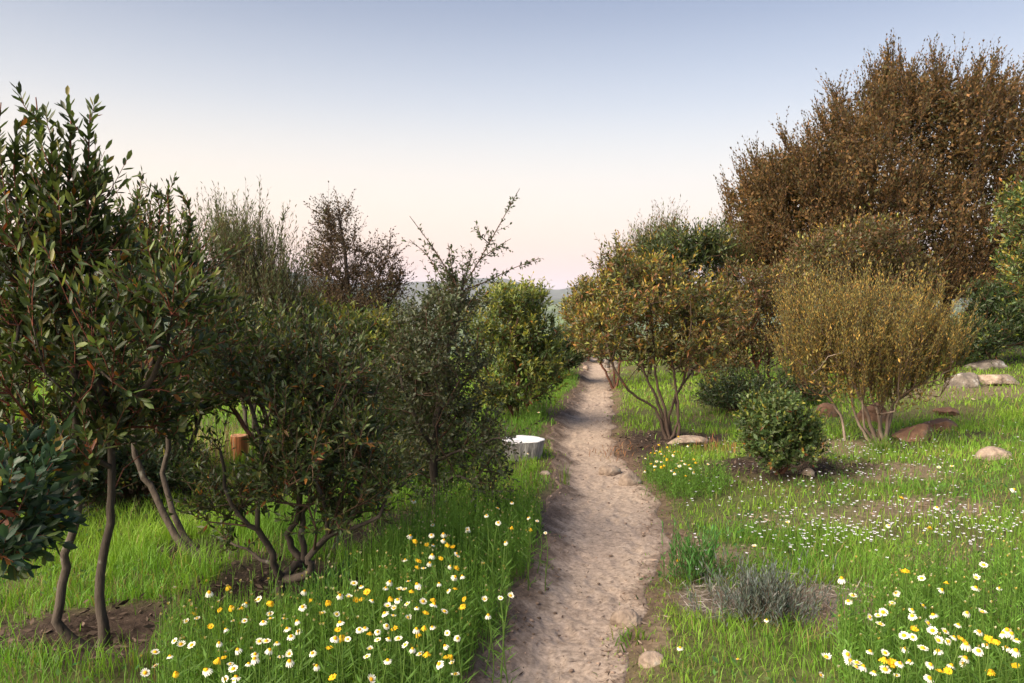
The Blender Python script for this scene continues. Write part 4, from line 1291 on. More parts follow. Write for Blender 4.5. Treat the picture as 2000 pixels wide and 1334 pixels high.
plant('dark_shrub', 'dark shrub with a few lit leaves in the shade beneath the big brown tree', 'shrub', (1940, 715), fan((1920, 660, 0), (1960, 650, .2)),
      [(1910, 660, 0, 50, 35, .8, 2), (1975, 630, 0, 50, 50, .7, 1.8), (1880, 680, -.2, 40, 35, .6, 1), (2040, 620, 0, 50, 50, .7, 1), (1950, 590, .3, 60, 40, .7, 1.2), (2010, 575, .3, 60, 40, .7, 1.2)], {**MID, 'pal': 'darkgreen', 'tip': 'green_tip', 'tipp': .25, 'tips': 330, 'kind': 0, 'L': .08, 'zmin': .1, 'fill': 5000}, 35, d=14.2)

# ------------------------------------------------------------------ stones and boulders
M_ROCK = noise_mat('rock_tan', (0.14, 0.105, 0.082), (0.38, 0.30, 0.235), 11, 0.9, 1.0, (0.26, 0.20, 0.16), bdist=0.015, spot=((0.30, 0.285, 0.25), 16, 0.60))
M_ROCK_RED = noise_mat('rock_red', (0.07, 0.038, 0.026), (0.21, 0.12, 0.08), 5, 0.9, 0.8, (0.13, 0.072, 0.048), bdist=0.02, spot=((0.10, 0.075, 0.06), 6, 0.58))
M_ROCK_PALE = noise_mat('rock_lichen', (0.06, 0.05, 0.045), (0.22, 0.19, 0.165), 6, 0.9, 1.0, (0.17, 0.145, 0.125), bdist=0.03, spot=((0.42, 0.41, 0.39), 7, 0.58))


def ico(sub):
    import bmesh
    bm = bmesh.new()
    bmesh.ops.create_icosphere(bm, subdivisions=sub, radius=1)
    V = np.array([v.co[:] for v in bm.verts])
    F = np.array([[v.index for v in f.verts] for f in bm.faces])
    bm.free()
    return V, F


ICO3, ICO4 = ico(3), ico(4)


def n3(P, s, k):
    return fbm(P[:, 0] * s + P[:, 2] * 0.7 * s + k, P[:, 1] * s - P[:, 2] * 0.6 * s + k * 1.7, 3, k) - 0.5


def stone(name, label, px, py, w, hgt, mat, seed, depth=None, cat='stone', group=None, sink=0.35, flat=0.0):
    """a stone whose visible foot is at pixel (px, py), w metres wide and about hgt metres proud of the soil"""
    rng = np.random.default_rng(seed)
    big = w > 0.35
    V, F = ICO4 if big else ICO3
    V = V.copy()
    for _ in range(10 if big else 2):        # planar knocks
        nv = nrm(rng.normal(0, 1, 3))
        c = 0.58 + 0.3 * rng.random()
        dd = V @ nv
        V = V - np.maximum(0, dd - c)[:, None] * nv * 0.85
    V = V * (1 + 0.34 * n3(V, 1.6, seed)[:, None])
    for _ in range(6 if big else 1):
        nv = nrm(rng.normal(0, 1, 3))
        c = 0.50 + 0.28 * rng.random()
        V = V - np.maximum(0, V @ nv - c)[:, None] * nv * 0.92
    rg = 1.0 if big else 0.45
    V = V * (1 + rg * 0.16 * n3(V, 4.5, seed + 5)[:, None] + rg * 0.16 * n3(V, 9, seed + 9)[:, None] + rg * 0.08 * n3(V, 22, seed + 3)[:, None])
    V = V * np.array([w / 2, (depth or w * 0.75) / 2, hgt / (1.75 - sink * 2) * 1.0])
    a = rng.random() * 0.6 - 0.3
    V = np.stack([V[:, 0] * math.cos(a) - V[:, 1] * math.sin(a), V[:, 0] * math.sin(a) + V[:, 1] * math.cos(a), V[:, 2]], -1)
    p = ground(px, py)
    p[1] += (depth or w * 0.75) * 0.4
    p[2] = float(terrain(p[0], p[1])) - V[:, 2].max() + hgt
    me = mesh(name, V, F, mat, smooth=True)
    o = put(name, me)
    o.location = [float(c) for c in p]
    return tag(o, label, cat, group)


stone('stone', 'rounded grey tan stone half buried at the path edge, nearest the viewer but one', 1224, 1228, 0.16, 0.075, M_ROCK, 41)
stone('stone', 'smaller mossy tan stone in grass below the foreground path-edge stone', 1276, 1304, 0.12, 0.05, M_ROCK, 42)
stone('stone', 'tan stone in the dirt at the middle of the path\'s right side', 1192, 926, 0.23, 0.07, M_ROCK, 43)
stone('stone', 'orange lit rounded stone at the path edge beside the daisy clump', 1234, 948, 0.21, 0.10, M_ROCK, 44)
stone('stone', 'flat pinkish slab of rock behind the far daisy clump', 1345, 874, 0.52, 0.085, M_ROCK, 45)
stone('stone', 'pale pebble on the mulch rim of the round bush', 1582, 930, 0.10, 0.05, M_ROCK, 46)
stone('stone', 'smooth tan stone alone in the grass near the picture edge', 1955, 900, 0.34, 0.10, M_ROCK, 47)
stone('boulder', 'rusty red brown boulder at the foot of the golden willowy shrub', 1806, 864, 0.52, 0.15, M_ROCK_RED, 48, cat='boulder')
stone('boulder', 'dark reddish soil-stained boulder just beyond the rusty boulder', 1855, 842, 0.46, 0.12, M_ROCK_RED, 49, cat='boulder')
stone('boulder', 'grey brown boulder seen through the bare stems of the golden willowy shrub', 1716, 828, 0.40, 0.24, M_ROCK_RED, 50, cat='boulder')
stone('boulder', 'lichen-whitened grey boulder by the dark shrub beneath the big brown tree', 1900, 758, 0.60, 0.22, M_ROCK_PALE, 51, cat='boulder')
stone('boulder', 'long low tan boulder beside the lichen-whitened one', 1968, 754, 0.75, 0.15, M_ROCK, 52, cat='boulder')
stone('boulder', 'pale boulder uppermost on the slope behind the two larger ones', 1944, 722, 0.8, 0.17, M_ROCK_PALE, 53, cat='boulder')
stone('stone', 'brown stone low in the grass behind the rusty boulder', 1868, 812, 0.4, 0.08, M_ROCK_RED, 54)
stone('stone', 'small dark reddish stone under the lone thin stem beside the golden shrub', 1620, 815, 0.32, 0.16, M_ROCK_RED, 55)
stone('stone', 'whitish block of stone right where the path vanishes, the left of the pair', 1184, 719, 0.21, 0.20, M_ROCK_PALE, 56)
stone('stone', 'whitish block of stone at the path end, partly behind the leaning stem', 1202, 719, 0.24, 0.17, M_ROCK_PALE, 57)
stone('stone', 'small tan stone among the grass on the left verge beyond the cut stump', 1144, 722, 0.16, 0.09, M_ROCK, 58)
stone('stone', 'flat grey stone on the left bank of the path below the cut stump', 1066, 928, 0.12, 0.03, M_ROCK, 59)

# ------------------------------------------------------------------ the two stumps
def stump(name, label, px, py, rtop, rbot, hgt, m_side, m_top, seed, notch=True):
    rng = np.random.default_rng(seed)
    g = ground(px, py)
    g[1] += rbot * 0.7
    g[2] = float(terrain(g[0], g[1])) - 0.02
    root = empty(name, g, label, 'stump')
    n, k = 48, 9
    a = np.arange(n) * 2 * math.pi / n
    prof = 1 + 0.05 * np.sin(a * 3 + seed) + 0.03 * np.sin(a * 7 + 2) + 0.02 * np.sin(a * 13)
    if notch:
        prof = prof * (1 + 0.008 * np.round(np.sin(a * 5 + 1))) - 0.16 * np.exp(-((np.angle(np.exp(1j * (a - 4.3)))) / 0.07) ** 2)
    V = []
    for i in range(k):
        t = i / (k - 1)
        r = rbot + (rtop - rbot) * t
        rr = r * prof * (1 + 0.014 * np.sin(a * 19 + 3) + rng.normal(0, 0.006, n))
        V.append(np.stack([rr * np.cos(a), rr * np.sin(a), np.full(n, hgt * t)], -1))
    V = np.vstack(V)
    i = np.arange(k - 1)[:, None]
    j = np.arange(n)[None]
    jn = (j + 1) % n
    F = np.stack([i * n + j, i * n + jn, (i + 1) * n + jn, (i + 1) * n + j], -1).reshape(-1, 4)
    o = put('trunk', mesh('trunk', V, F, m_side, smooth=True), root)
    # cut face: rings with slight relief and a check crack
    R = [1.0, 0.98, 0.8, 0.6, 0.4, 0.2]
    T = []
    for q in R:
        z = hgt + (0.004 if q < 1 else -0.004) + 0.004 * np.sin(a * 2 + q * 9)
        c = 0.012 * np.exp(-((np.angle(np.exp(1j * (a - 4.3)))) / 0.10) ** 2) * (q > 0.3)
        T.append(np.stack([rtop * prof * q * 1.004 * np.cos(a), rtop * prof * q * 1.004 * np.sin(a), z - c], -1))
    T = np.vstack(T + [np.array([[0, 0, hgt + 0.004]])])
    i = np.arange(len(R) - 1)[:, None]
    F = np.stack([i * n + j, i * n + jn, (i + 1) * n + jn, (i + 1) * n + j], -1).reshape(-1, 4)
    c = len(T) - 1
    F3 = np.stack([np.full(n, c), (len(R) - 1) * n + np.arange(n), (len(R) - 1) * n + (np.arange(n) + 1) % n], -1)
    put('cut_top', mesh('cut_top', T, [F, F3], m_top), root)
    return root


M_WOOD_GREY = noise_mat('weathered_wood', (0.09, 0.083, 0.08), (0.50, 0.48, 0.47), 22, 0.9, 1.0, (0.30, 0.285, 0.28), (1, 1, 0.07), 0.02)
M_WOOD_WHITE = noise_mat('white_cut_wood', (0.58, 0.57, 0.57), (0.86, 0.85, 0.86), 16, 0.85, 0.6, None, (1, 1, 1), 0.006)
M_WOOD_RED = noise_mat('red_wood', (0.15, 0.052, 0.022), (0.40, 0.165, 0.07), 14, 0.85, 0.7, (0.34, 0.125, 0.05), (1, 1, 0.12), 0.012)
M_WOOD_CUT = noise_mat('red_cut_wood', (0.30, 0.14, 0.07), (0.50, 0.28, 0.16), 10, 0.85, 0.4, None, (1, 1, 1), 0.006)
stump('tree_stump', 'weathered grey stump with white cut top standing beside the path', 1022, 900, 0.205, 0.17, 0.205, M_WOOD_GREY, M_WOOD_WHITE, 3)
stump('tree_stump', 'short reddish orange wooden stump on the sunlit grass under the toyons', 466, 898, 0.088, 0.082, 0.25, M_WOOD_RED, M_WOOD_CUT, 5, False)

# ------------------------------------------------------------------ grass
def blades(x, y, h, w, lean, C, rng, base_z=None):
    n = len(x)
    z = terrain(x, y) if base_z is None else base_z
    P = np.stack([x, y, z - 0.01], -1)
    a = rng.random(n) * 6.2832
    f = rng.random(n) * 6.2832
    side = np.stack([np.cos(f), np.sin(f), np.zeros(n)], -1)
    ld = np.stack([np.cos(a), np.sin(a), np.zeros(n)], -1)
    up = np.array([0, 0, 1.0])
    hh = h[:, None]
    ln = (lean * h)[:, None]
    mid = P + up * hh * 0.55 + ld * ln * 0.3
    tip = P + up * hh * (1 - 0.25 * lean[:, None]) + ld * ln
    V = np.stack([P - side * w[:, None] * 0.5, P + side * w[:, None] * 0.5, mid + side * w[:, None] * 0.42, mid - side * w[:, None] * 0.42, tip], 1).reshape(-1, 3)
    o = np.arange(n)[:, None] * 5
    return V, [o + np.array([[0, 1, 2, 3]]), o + np.array([[3, 2, 4]])], np.repeat(C, 5, 0)


def scatter(n, y0, y1, rng, half=0.80):
    """points evenly spread over the ground seen between y0 and y1 metres ahead"""
    y = np.sqrt(y0 ** 2 + rng.random(n) * (y1 ** 2 - y0 ** 2))
    x = (rng.random(n) * 2 - 1) * (half * y + 0.9)
    return x, y


def keep_grass(x, y, rng):
    xl, xr = path_edges(y)
    wob = 0.34 * (fbm(x * 5, y * 5, 3, 91) - 0.5)
    off = np.maximum(xl + 0.02 - x, (x - xr + 0.01) * 0.9) + wob * np.where(x < xl + 0.2, 0.4, 1.0)
    p = sstep(-0.02, 0.16, off)
    p = np.maximum(p, 0.5 * (off > -0.10) * (vnoise(x * 9, y * 9, 93) > 0.80))
    t, _ = bareness(x, y)
    p = p * (1 - 0.97 * t)
    p = p * (0.35 + 0.65 * sstep(0.30, 0.46, fbm(x * 1.7, y * 1.7, 3, 95)))
    return rng.random(len(x)) < p


def grass_field():
    rng = np.random.default_rng(77)
    parts = []
    for (n, y0, y1, ws) in [(82000, 1.9, 5.0, 1.05), (88000, 5.0, 9.0, 1.3), (52000, 9.0, 16.0, 2.0), (32000, 16.0, 30.0, 3.0)]:
        x, y = scatter(n, y0, y1, rng)
        k = keep_grass(x, y, rng)
        x, y = x[k], y[k]
        n = len(x)
        xl, xr = path_edges(y)
        left = x < xl
        hn = fbm(x * 1.1 + 7, y * 1.1, 3, 97)
        h = np.where(left, 0.15, 0.085) * (0.45 + 1.1 * hn) * (0.5 + 0.8 * rng.random(n))
        edge = sstep(0.0, 0.30, np.maximum(xl - x, x - xr))
        h = h * (0.30 + 0.70 * edge)
        w = (0.0032 + 0.0022 * rng.random(n)) * ws * (0.7 + 0.06 * y)
        lean = 0.15 + 0.75 * rng.random(n) ** 1.5
        g = fbm(x * 0.8 + 30, y * 0.8, 3, 101)[:, None]
        g2 = fbm(x * 4.0 + 30, y * 4.0, 2, 103)[:, None]
        c1, c2, c3 = np.array([0.115, 0.25, 0.030]), np.array([0.225, 0.375, 0.042]), np.array([0.26, 0.22, 0.085])
        m = np.clip(g * 2.2 - 0.60 + np.where(left, -0.08, 0.28)[:, None] + (g2 - 0.5) * 0.7, 0, 1)
        C = c1 * (1 - m) + c2 * m
        dry = (rng.random(n) < np.where(left, 0.04, 0.09) + 0.12 * np.clip(1.2 - 2 * hn, 0, 1))[:, None]
        C = np.where(dry, c3, C) * (0.7 + 0.6 * rng.random((n, 1)))
        parts.append((*blades(x, y, h, w, lean, C, rng), 0))
    for (n, y0, y1) in [(26000, 2.2, 6.0), (26000, 6.0, 13.0)]:      # low broad-leaved weeds
        x, y = scatter(n, y0, y1, rng)
        k = keep_grass(x, y, rng) & (fbm(x * 2.2 + 5, y * 2.2, 3, 111) > 0.52)
        x, y = x[k], y[k]
        n = len(x)
        P = np.stack([x, y, terrain(x, y) + 0.01 + 0.05 * rng.random(n)], -1)
        a = rng.random(n) * 6.2832
        D = np.stack([np.cos(a), np.sin(a), 0.2 + 0.6 * rng.random(n)], -1)
        L = 0.012 + 0.030 * rng.random(n)
        C = np.array([0.07, 0.15, 0.035]) * (0.6 + 0.9 * rng.random((n, 1))) * (1 + 0.25 * rng.normal(0, 1, (n, 1)) * np.array([1, 0.3, 0.2]))
        parts.append((*leaves(P, D, rng.normal(0, 0.4, (n, 3)) + [0, 0, 1], L, L * 0.42, np.clip(C, 0.01, 0.5), 0), 0))
    V, F, C, mi = merge(parts)
    o = put('meadow_grass', mesh('meadow_grass', V, F, M_GRASS, C))
    return tag(o, 'short bright green grass covering the ground on both sides of the path', 'grass', kind='stuff')


grass_field()


def in_poly(px, py, poly):
    poly = np.asarray(poly, float)
    ins = np.zeros(len(px), bool)
    for i in range(len(poly)):
        x0, y0 = poly[i]
        x1, y1 = poly[i - 1]
        c = (y0 > py) != (y1 > py)
        ins ^= c & (px < (x1 - x0) * (py - y0) / (y1 - y0 + 1e-12) + x0)
    return ins


def flower_stalks():
    """the feathery green stalks that the daisies grow among"""
    rng = np.random.default_rng(78)
    g = lambda *pts: [tuple(ground(*p)[:2]) for p in pts]
    polys = [(g((330, 1333), (700, 1240), (760, 1120), (900, 1020), (1066, 1010), (1045, 1100), (1015, 1190), (930, 1330), (850, 1420), (300, 1420)), 1900, 0.40),
             (g((1640, 1420), (1640, 1250), (1760, 1180), (2010, 1150), (2050, 1420)), 620, 0.34),
             (g((1250, 985), (1262, 925), (1400, 915), (1430, 960), (1400, 985)), 260, 0.24),
             (g((1040, 860), (1075, 800), (1125, 760), (1132, 735), (1060, 740), (1010, 840)), 420, 0.32)]
    parts = []
    for poly, n, H in polys:
        poly = np.array(poly)
        lo, hi = poly.min(0), poly.max(0)
        p = lo + (hi - lo) * rng.random((n * 5, 2))
        p = p[in_poly(p[:, 0], p[:, 1], poly)][:n]
        xl, xr = path_edges(p[:, 1])
        p = p[(p[:, 0] < xl - 0.02) | (p[:, 0] > xr + 0.05)]
        n = len(p)
        x, y = p.T
        z = terrain(x, y)
        xl = path_edges(y)[0]
        h = H * (0.55 + 0.55 * rng.random(n)) * (0.6 + 0.4 * sstep(0.0, 0.5, np.abs(xl - x)))
        P = np.stack([x, y, z], -1)
        ld = rng.normal(0, 0.09, (n, 3))
        ld[:, 2] = 1
        tt = np.array([0, 0.5, 1.0])
        SP = P[:, None] + ld[:, None] * (tt[None, :] * h[:, None])[..., None]
        tv, tf = twig_strips(SP, 0.0022)
        base = np.array([0.15, 0.27, 0.045])
        tc = np.repeat(base * (0.7 + 0.7 * rng.random((n, 1))), 9, 0)
        parts.append((tv, [tf], tc, 0))
        bud = rng.random(n) < 0.22
        nb = int(bud.sum())
        top = SP[bud, 2]
        for q in range(4):
            a = q * 1.5708 + rng.random(nb)
            D = np.stack([np.cos(a) * 0.5, np.sin(a) * 0.5, np.ones(nb)], -1)
            C = np.where((rng.random(nb) < 0.5)[:, None], [0.45, 0.36, 0.08], [0.50, 0.50, 0.34]) * (0.7 + 0.5 * rng.random((nb, 1)))
            parts.append((*leaves(top - [0, 0, 0.003], D, np.stack([np.cos(a), np.sin(a), 0 * a], -1), np.full(nb, 0.012), np.full(nb, 0.009), C, 0), 0))
        m = 13
        t = 0.08 + 0.88 * (np.arange(m) + rng.random((n, m))) / m
        Q = P[:, None] + ld[:, None] * (t * h[:, None])[..., None]
        a = rng.random((n, m)) * 6.2832
        D = np.stack([np.cos(a), np.sin(a), 0.75 + 0.5 * rng.random((n, m))], -1)
        L = (0.016 + 0.04 * rng.random((n, m))) * (1.15 - 0.7 * t)
        C = np.array([0.12, 0.25, 0.038]) * (0.6 + 0.8 * rng.random((n * m, 1)))
        f = lambda q: q.reshape(-1, 3)
        parts.append((*leaves(f(Q), f(D), rng.normal(0, 1, (n * m, 3)), L.ravel(), L.ravel() * 0.17, C, 0), 0))
    V, F, C, mi = merge(parts)
    o = put('flower_stalks', mesh('flower_stalks', V, F, M_GRASS, C))
    return tag(o, 'feathery upright green stalks thick around the daisies', 'ground cover', kind='stuff')


flower_stalks()


def tiny_flowers():
    rng = np.random.default_rng(79)
    spots = [(1560, 1060, .45, .25, 70), (1620, 1050, .4, .3, 90), (1700, 1020, .4, .25, 50), (1900, 1060, .35, .25, 110), (1960, 1040, .35, .3, 90), (1880, 1045, .25, .2, 60), (1640, 895, .6, .45, 110), (1660, 930, .5, .4, 60),
             (1760, 960, .5, .4, 50), (1420, 960, .35, .35, 60), (1560, 970, .6, .35, 60), (1500, 1020, .6, .3, 40), (1800, 920, .6, .4, 50), (1720, 880, .6, .5, 60), (1850, 860, 1.0, .6, 40), (1380, 885, .4, .4, 30),
             (1780, 1040, .8, .5, 60), (1590, 1080, .3, .12, 40), (1690, 1060, .3, .1, 35)]
    P = []
    for px, py, rx, ry, n in spots:
        c = ground(px, py)
        n = int(n * 0.9)
        P.append(np.stack([c[0] + rng.normal(0, rx * 0.8, n), c[1] + rng.normal(0, ry * 0.9, n)], -1))
    P = np.vstack(P)
    k = keep_grass(P[:, 0], P[:, 1], rng) | (rng.random(len(P)) < 0.6)
    P = P[k]
    xl, xr = path_edges(P[:, 1])
    P = P[P[:, 0] > xr + 0.2]
    n = len(P)
    h = 0.05 + 0.07 * rng.random(n)
    z = terrain(P[:, 0], P[:, 1])
    top = np.stack([P[:, 0], P[:, 1], z + h], -1)
    SP = np.stack([top - [0, 0, 1] * h[:, None], top - [0, 0, 1] * h[:, None] * 0.5, top], 1)
    tv, tf = twig_strips(SP, 0.0015)
    parts = [(tv, [tf], (0.12, 0.17, 0.06), 0)]
    r = 0.0055 + 0.005 * rng.random(n)
    for q in range(5):
        a = q * 1.2566 + rng.random(n)
        D = np.stack([np.cos(a), np.sin(a), np.full(n, 0.45)], -1)
        C = np.array([0.74, 0.74, 0.80]) * (0.85 + 0.2 * rng.random((n, 1)))
        parts.append((*leaves(top, D, np.tile([0, 0, 1.0], (n, 1)), r * 1.3, r * 1.1, C, 0), 0))
    V, F, C, mi = merge(parts)
    o = put('tiny_white_flowers', mesh('tiny_white_flowers', V, F, M_PETAL, C))
    return tag(o, 'tiny white blossoms dotted through the low grass right of the path', 'wildflowers', kind='stuff')


tiny_flowers()


def litter():
    """mulch chips, straw, fallen leaves and twigs"""
    rng = np.random.default_rng(80)
    parts = []
    for (bx, by, rx, ry, s, kind) in BARE:
        n = int(900 * rx * ry * s * (2.4 if kind == 2 else 1.7 if kind == 0 else 0.6) * (1.6 if by < 7 else 0.8)) + 10
        q = rng.random(n) ** 0.5
        a = rng.random(n) * 6.2832
        x, y = bx + rx * 1.1 * q * np.cos(a), by + ry * 1.1 * q * np.sin(a)
        xl, xr = path_edges(y)
        k = (x < xl) | (x > xr)
        x, y = x[k], y[k]
        n = len(x)
        P = np.stack([x, y, terrain(x, y) + 0.004 + 0.02 * rng.random(n) * (3 if kind == 2 else 1)], -1)
        b = rng.random(n) * 6.2832
        D = np.stack([np.cos(b), np.sin(b), rng.normal(0.05, 0.25, n)], -1)
        N = rng.normal(0, 0.5, (n, 3)) + [0, 0, 1]
        if kind == 2:
            L = 0.04 + 0.12 * rng.random(n)
            W = np.full(n, 0.0035)
            C = np.array([0.29, 0.255, 0.235]) * (0.4 + 0.9 * rng.random((n, 1)))
        else:
            L = 0.015 + 0.05 * rng.random(n) ** 2
            W = L * (0.12 + 0.35 * rng.random(n))
            C = (np.array([0.078, 0.056, 0.044]) if kind == 0 else np.array([0.24, 0.18, 0.14])) * (0.4 + 1.2 * rng.random((n, 1)))
        parts.append((*leaves(P, D, N, L, W, C, 0), 0))
    # bits on the path, thicker at its edges
    n = 9500
    y = 2.4 + 15 * rng.random(n) ** 1.5
    xl, xr = path_edges(y)
    s = np.where(rng.random(n) < 0.55, np.abs(rng.normal(0, 0.10, n)) + 0.02, np.where(rng.random(n) < 0.5, 0.98 - np.abs(rng.normal(0, 0.10, n)), rng.random(n)))
    s = np.clip(s, 0.02, 0.98)
    x = xl + (xr - xl) * s
    P = np.stack([x, y, path_height(x, y, s) + 0.008], -1)
    out = rng.random(n) < 0.22
    x = np.where(out, xr + 0.22 * rng.random(n), x)
    P[:, 0] = x
    P[:, 2] = np.where(out, terrain(x, y) + 0.008, P[:, 2])
    b = rng.random(n) * 6.2832
    D = np.stack([np.cos(b), np.sin(b), rng.normal(0, 0.08, n)], -1)
    N = rng.normal(0, 0.25, (n, 3)) + [0, 0, 1]
    L = 0.008 + 0.05 * rng.random(n) ** 3
    W = 0.002 + L * 0.16 * rng.random(n)
    C = np.array([0.13, 0.088, 0.066]) * (0.35 + 1.1 * rng.random((n, 1)))
    parts.append((*leaves(P, D, N, L, W, C, 0), 0))
    V, F, C, mi = merge(parts)
    o = put('litter', mesh('litter', V, F, M_LITTER, C))
    return tag(o, 'brown mulch chips, dry straw and twig crumbs strewn on bare soil and path', 'litter', kind='stuff')


litter()


def pebbles():
    rng = np.random.default_rng(81)
    V0, F0 = ico(1)
    parts = []
    n = 1500
    y = 2.5 + 13 * rng.random(n) ** 1.5
    xl, xr = path_edges(y)
    s = rng.random(n)
    s = np.where(rng.random(n) < 0.6, np.where(s < 0.5, 0.22 * s * 2, 1 - 0.2 * (s - 0.5) * 2), s)
    x = xl + (xr - xl) * np.clip(s, 0.02, 0.98)
    z = path_height(x, y, s)
    for i in range(n):
        r = 0.0025 + 0.012 * rng.random() ** 4
        V = V0 * (1 + 0.25 * rng.normal(0, 1, (len(V0), 1)) * 0.5) * r * np.array([1, 0.8, 0.6]) + [x[i], y[i], z[i] + r * 0.3 + 0.003]
        c = np.array([0.26, 0.19, 0.15]) * (0.35 + 1.0 * rng.random())
        parts.append((V, [F0], c, 0))
    V, F, C, mi = merge(parts)
    o = put('gravel', mesh('gravel', V, F, M_LITTER, C))
    return tag(o, 'loose crumbs of soil and grit lying on the dirt path', 'gravel', kind='stuff')


pebbles()

# ------------------------------------------------------------------ small plants
def tuft(name, label, cat, px, py, n, h, w, colours, seed, spread=0.05, lean=(0.1, 0.5), group=None, leafy=0, mat=None):
    rng = np.random.default_rng(seed)
    g = ground(px, py)
    root = empty(name, g, label, cat, group)
    x = g[0] + rng.normal(0, spread, n)
    y = g[1] + rng.normal(0, spread, n)
    hh = h * (0.5 + 0.6 * rng.random(n))
    PAL['_t'] = PAL[colours]
    C = pick(colours, n, rng)
    if not leafy:
        V, F, C = blades(x, y, hh, np.full(n, w), lean[0] + (lean[1] - lean[0]) * rng.random(n), C, rng)
        put('blades', mesh('blades', V, F, mat or M_GRASS, C), root, g)['kind'] = 'stuff'
        return root
    P = np.stack([x, y, terrain(x, y)], -1)
    d = rng.normal(0, 1, (n, 3)) * (lean[0] + (lean[1] - lean[0]) * rng.random((n, 1)))
    d[:, 2] = 1
    (LV, LF, LC), SP = shoot_leaves(P, d, hh, leafy, dict(L=w, ratio=0.16, pal=colours, kind=0, ang=(0.7, 0.3), lift=0.15, bend=0.1, var=.4), rng)
    tv, tf = twig_strips(SP, 0.0016)
    put('stems', mesh('stems', tv, tf, M_TWIG), root, g)['kind'] = 'stuff'
    V, F, C, mi = merge([(LV, LF, LC, 0)])
    put('foliage', mesh('foliage', V, F, mat or M_DRYLEAF, C), root, g)
    return root


palette('fennel', (1, (0.075, 0.19, 0.045), 0.35))
palette('grassy', (3, (0.09, 0.17, 0.025), 0.35), (1, (0.17, 0.22, 0.04), 0.3))
palette('straw', (3, (0.34, 0.28, 0.19), 0.35), (1, (0.22, 0.17, 0.12), 0.3))
palette('redstem', (2, (0.30, 0.13, 0.06), 0.3), (1, (0.26, 0.19, 0.09), 0.3))
palette('weed', (2, (0.055, 0.14, 0.035), 0.3), (1, (0.08, 0.18, 0.04), 0.3))
tuft('lavender', 'grey green lavender with upright spikes in the patch of dry straw', 'plant', 1492, 1206, 170, 0.245, 0.038, 'sage', 1, 0.12, (0.15, 0.6), leafy=24)
tuft('fennel', 'feathery bright green fennel plant at the right edge of the path', 'plant', 1358, 1135, 70, 0.24, 0.05, 'fennel', 2, 0.07, (0.1, 0.35), leafy=18, mat=M_GRASS)
tuft('weed', 'leafy green weed hugging the lower trunk of the contorted tree', 'plant', 625, 1178, 60, 0.16, 0.05, 'weed', 3, 0.09, (0.3, 0.8), leafy=14, mat=M_GRASS)
tuft('grass_tuft', 'lone tuft of long thin grass rising from the left path bank', 'grass', 1102, 945, 16, 0.24, 0.006, 'grassy', 4, 0.02, (0.05, 0.35))
tuft('grass_tuft', 'arching tuft of long grass at the foot of the golden shrub\'s pale stems', 'grass', 1722, 885, 70, 0.26, 0.008, 'grassy', 5, 0.06, (0.3, 1.1))
tuft('grass_tuft', 'long grass growing along the base of the rusty boulder', 'grass', 1830, 868, 70, 0.2, 0.008, 'grassy', 6, 0.14, (0.2, 0.9))
tuft('dry_weed', 'patch of dry reddish stalks beside the flat pinkish slab', 'weed', 1405, 880, 60, 0.17, 0.006, 'redstem', 7, 0.16, (0.05, 0.4), mat=M_DRYLEAF)
tuft('dry_weed', 'dry straw tuft at the rim of the round bush\'s mulch ring', 'weed', 1590, 905, 40, 0.10, 0.005, 'straw', 8, 0.05, (0.4, 1.2), mat=M_DRYLEAF)
tuft('dry_weed', 'reddish dry growth on the bank between path and red-barked shrub', 'weed', 1215, 885, 90, 0.08, 0.006, 'redstem', 9, 0.17, (0.3, 1.1), mat=M_DRYLEAF)
tuft('grass_tuft', 'grass tuft with broad weed leaves behind the foreground path-edge stone', 'grass', 1238, 1250, 34, 0.11, 0.008, 'grassy', 10, 0.05, (0.3, 1.0))
tuft('grass_tuft', 'tall sunlit golden grass behind the leaning trunks near the orange stump', 'grass', 420, 900, 150, 0.42, 0.008, 'straw', 12, 0.22, (0.05, 0.35))
tuft('dry_weed', 'thicket of low dark weeds in the shade behind the grey toyon stems', 'weed', 215, 985, 130, 0.2, 0.05, 'toyon', 13, 0.28, (0.3, 0.9), leafy=8)
tuft('dry_weed', 'orange brown dry grass in sun beneath the dark shrub behind the young oak', 'weed', 770, 940, 110, 0.15, 0.008, 'redstem', 14, 0.25, (0.1, 0.6), mat=M_DRYLEAF)

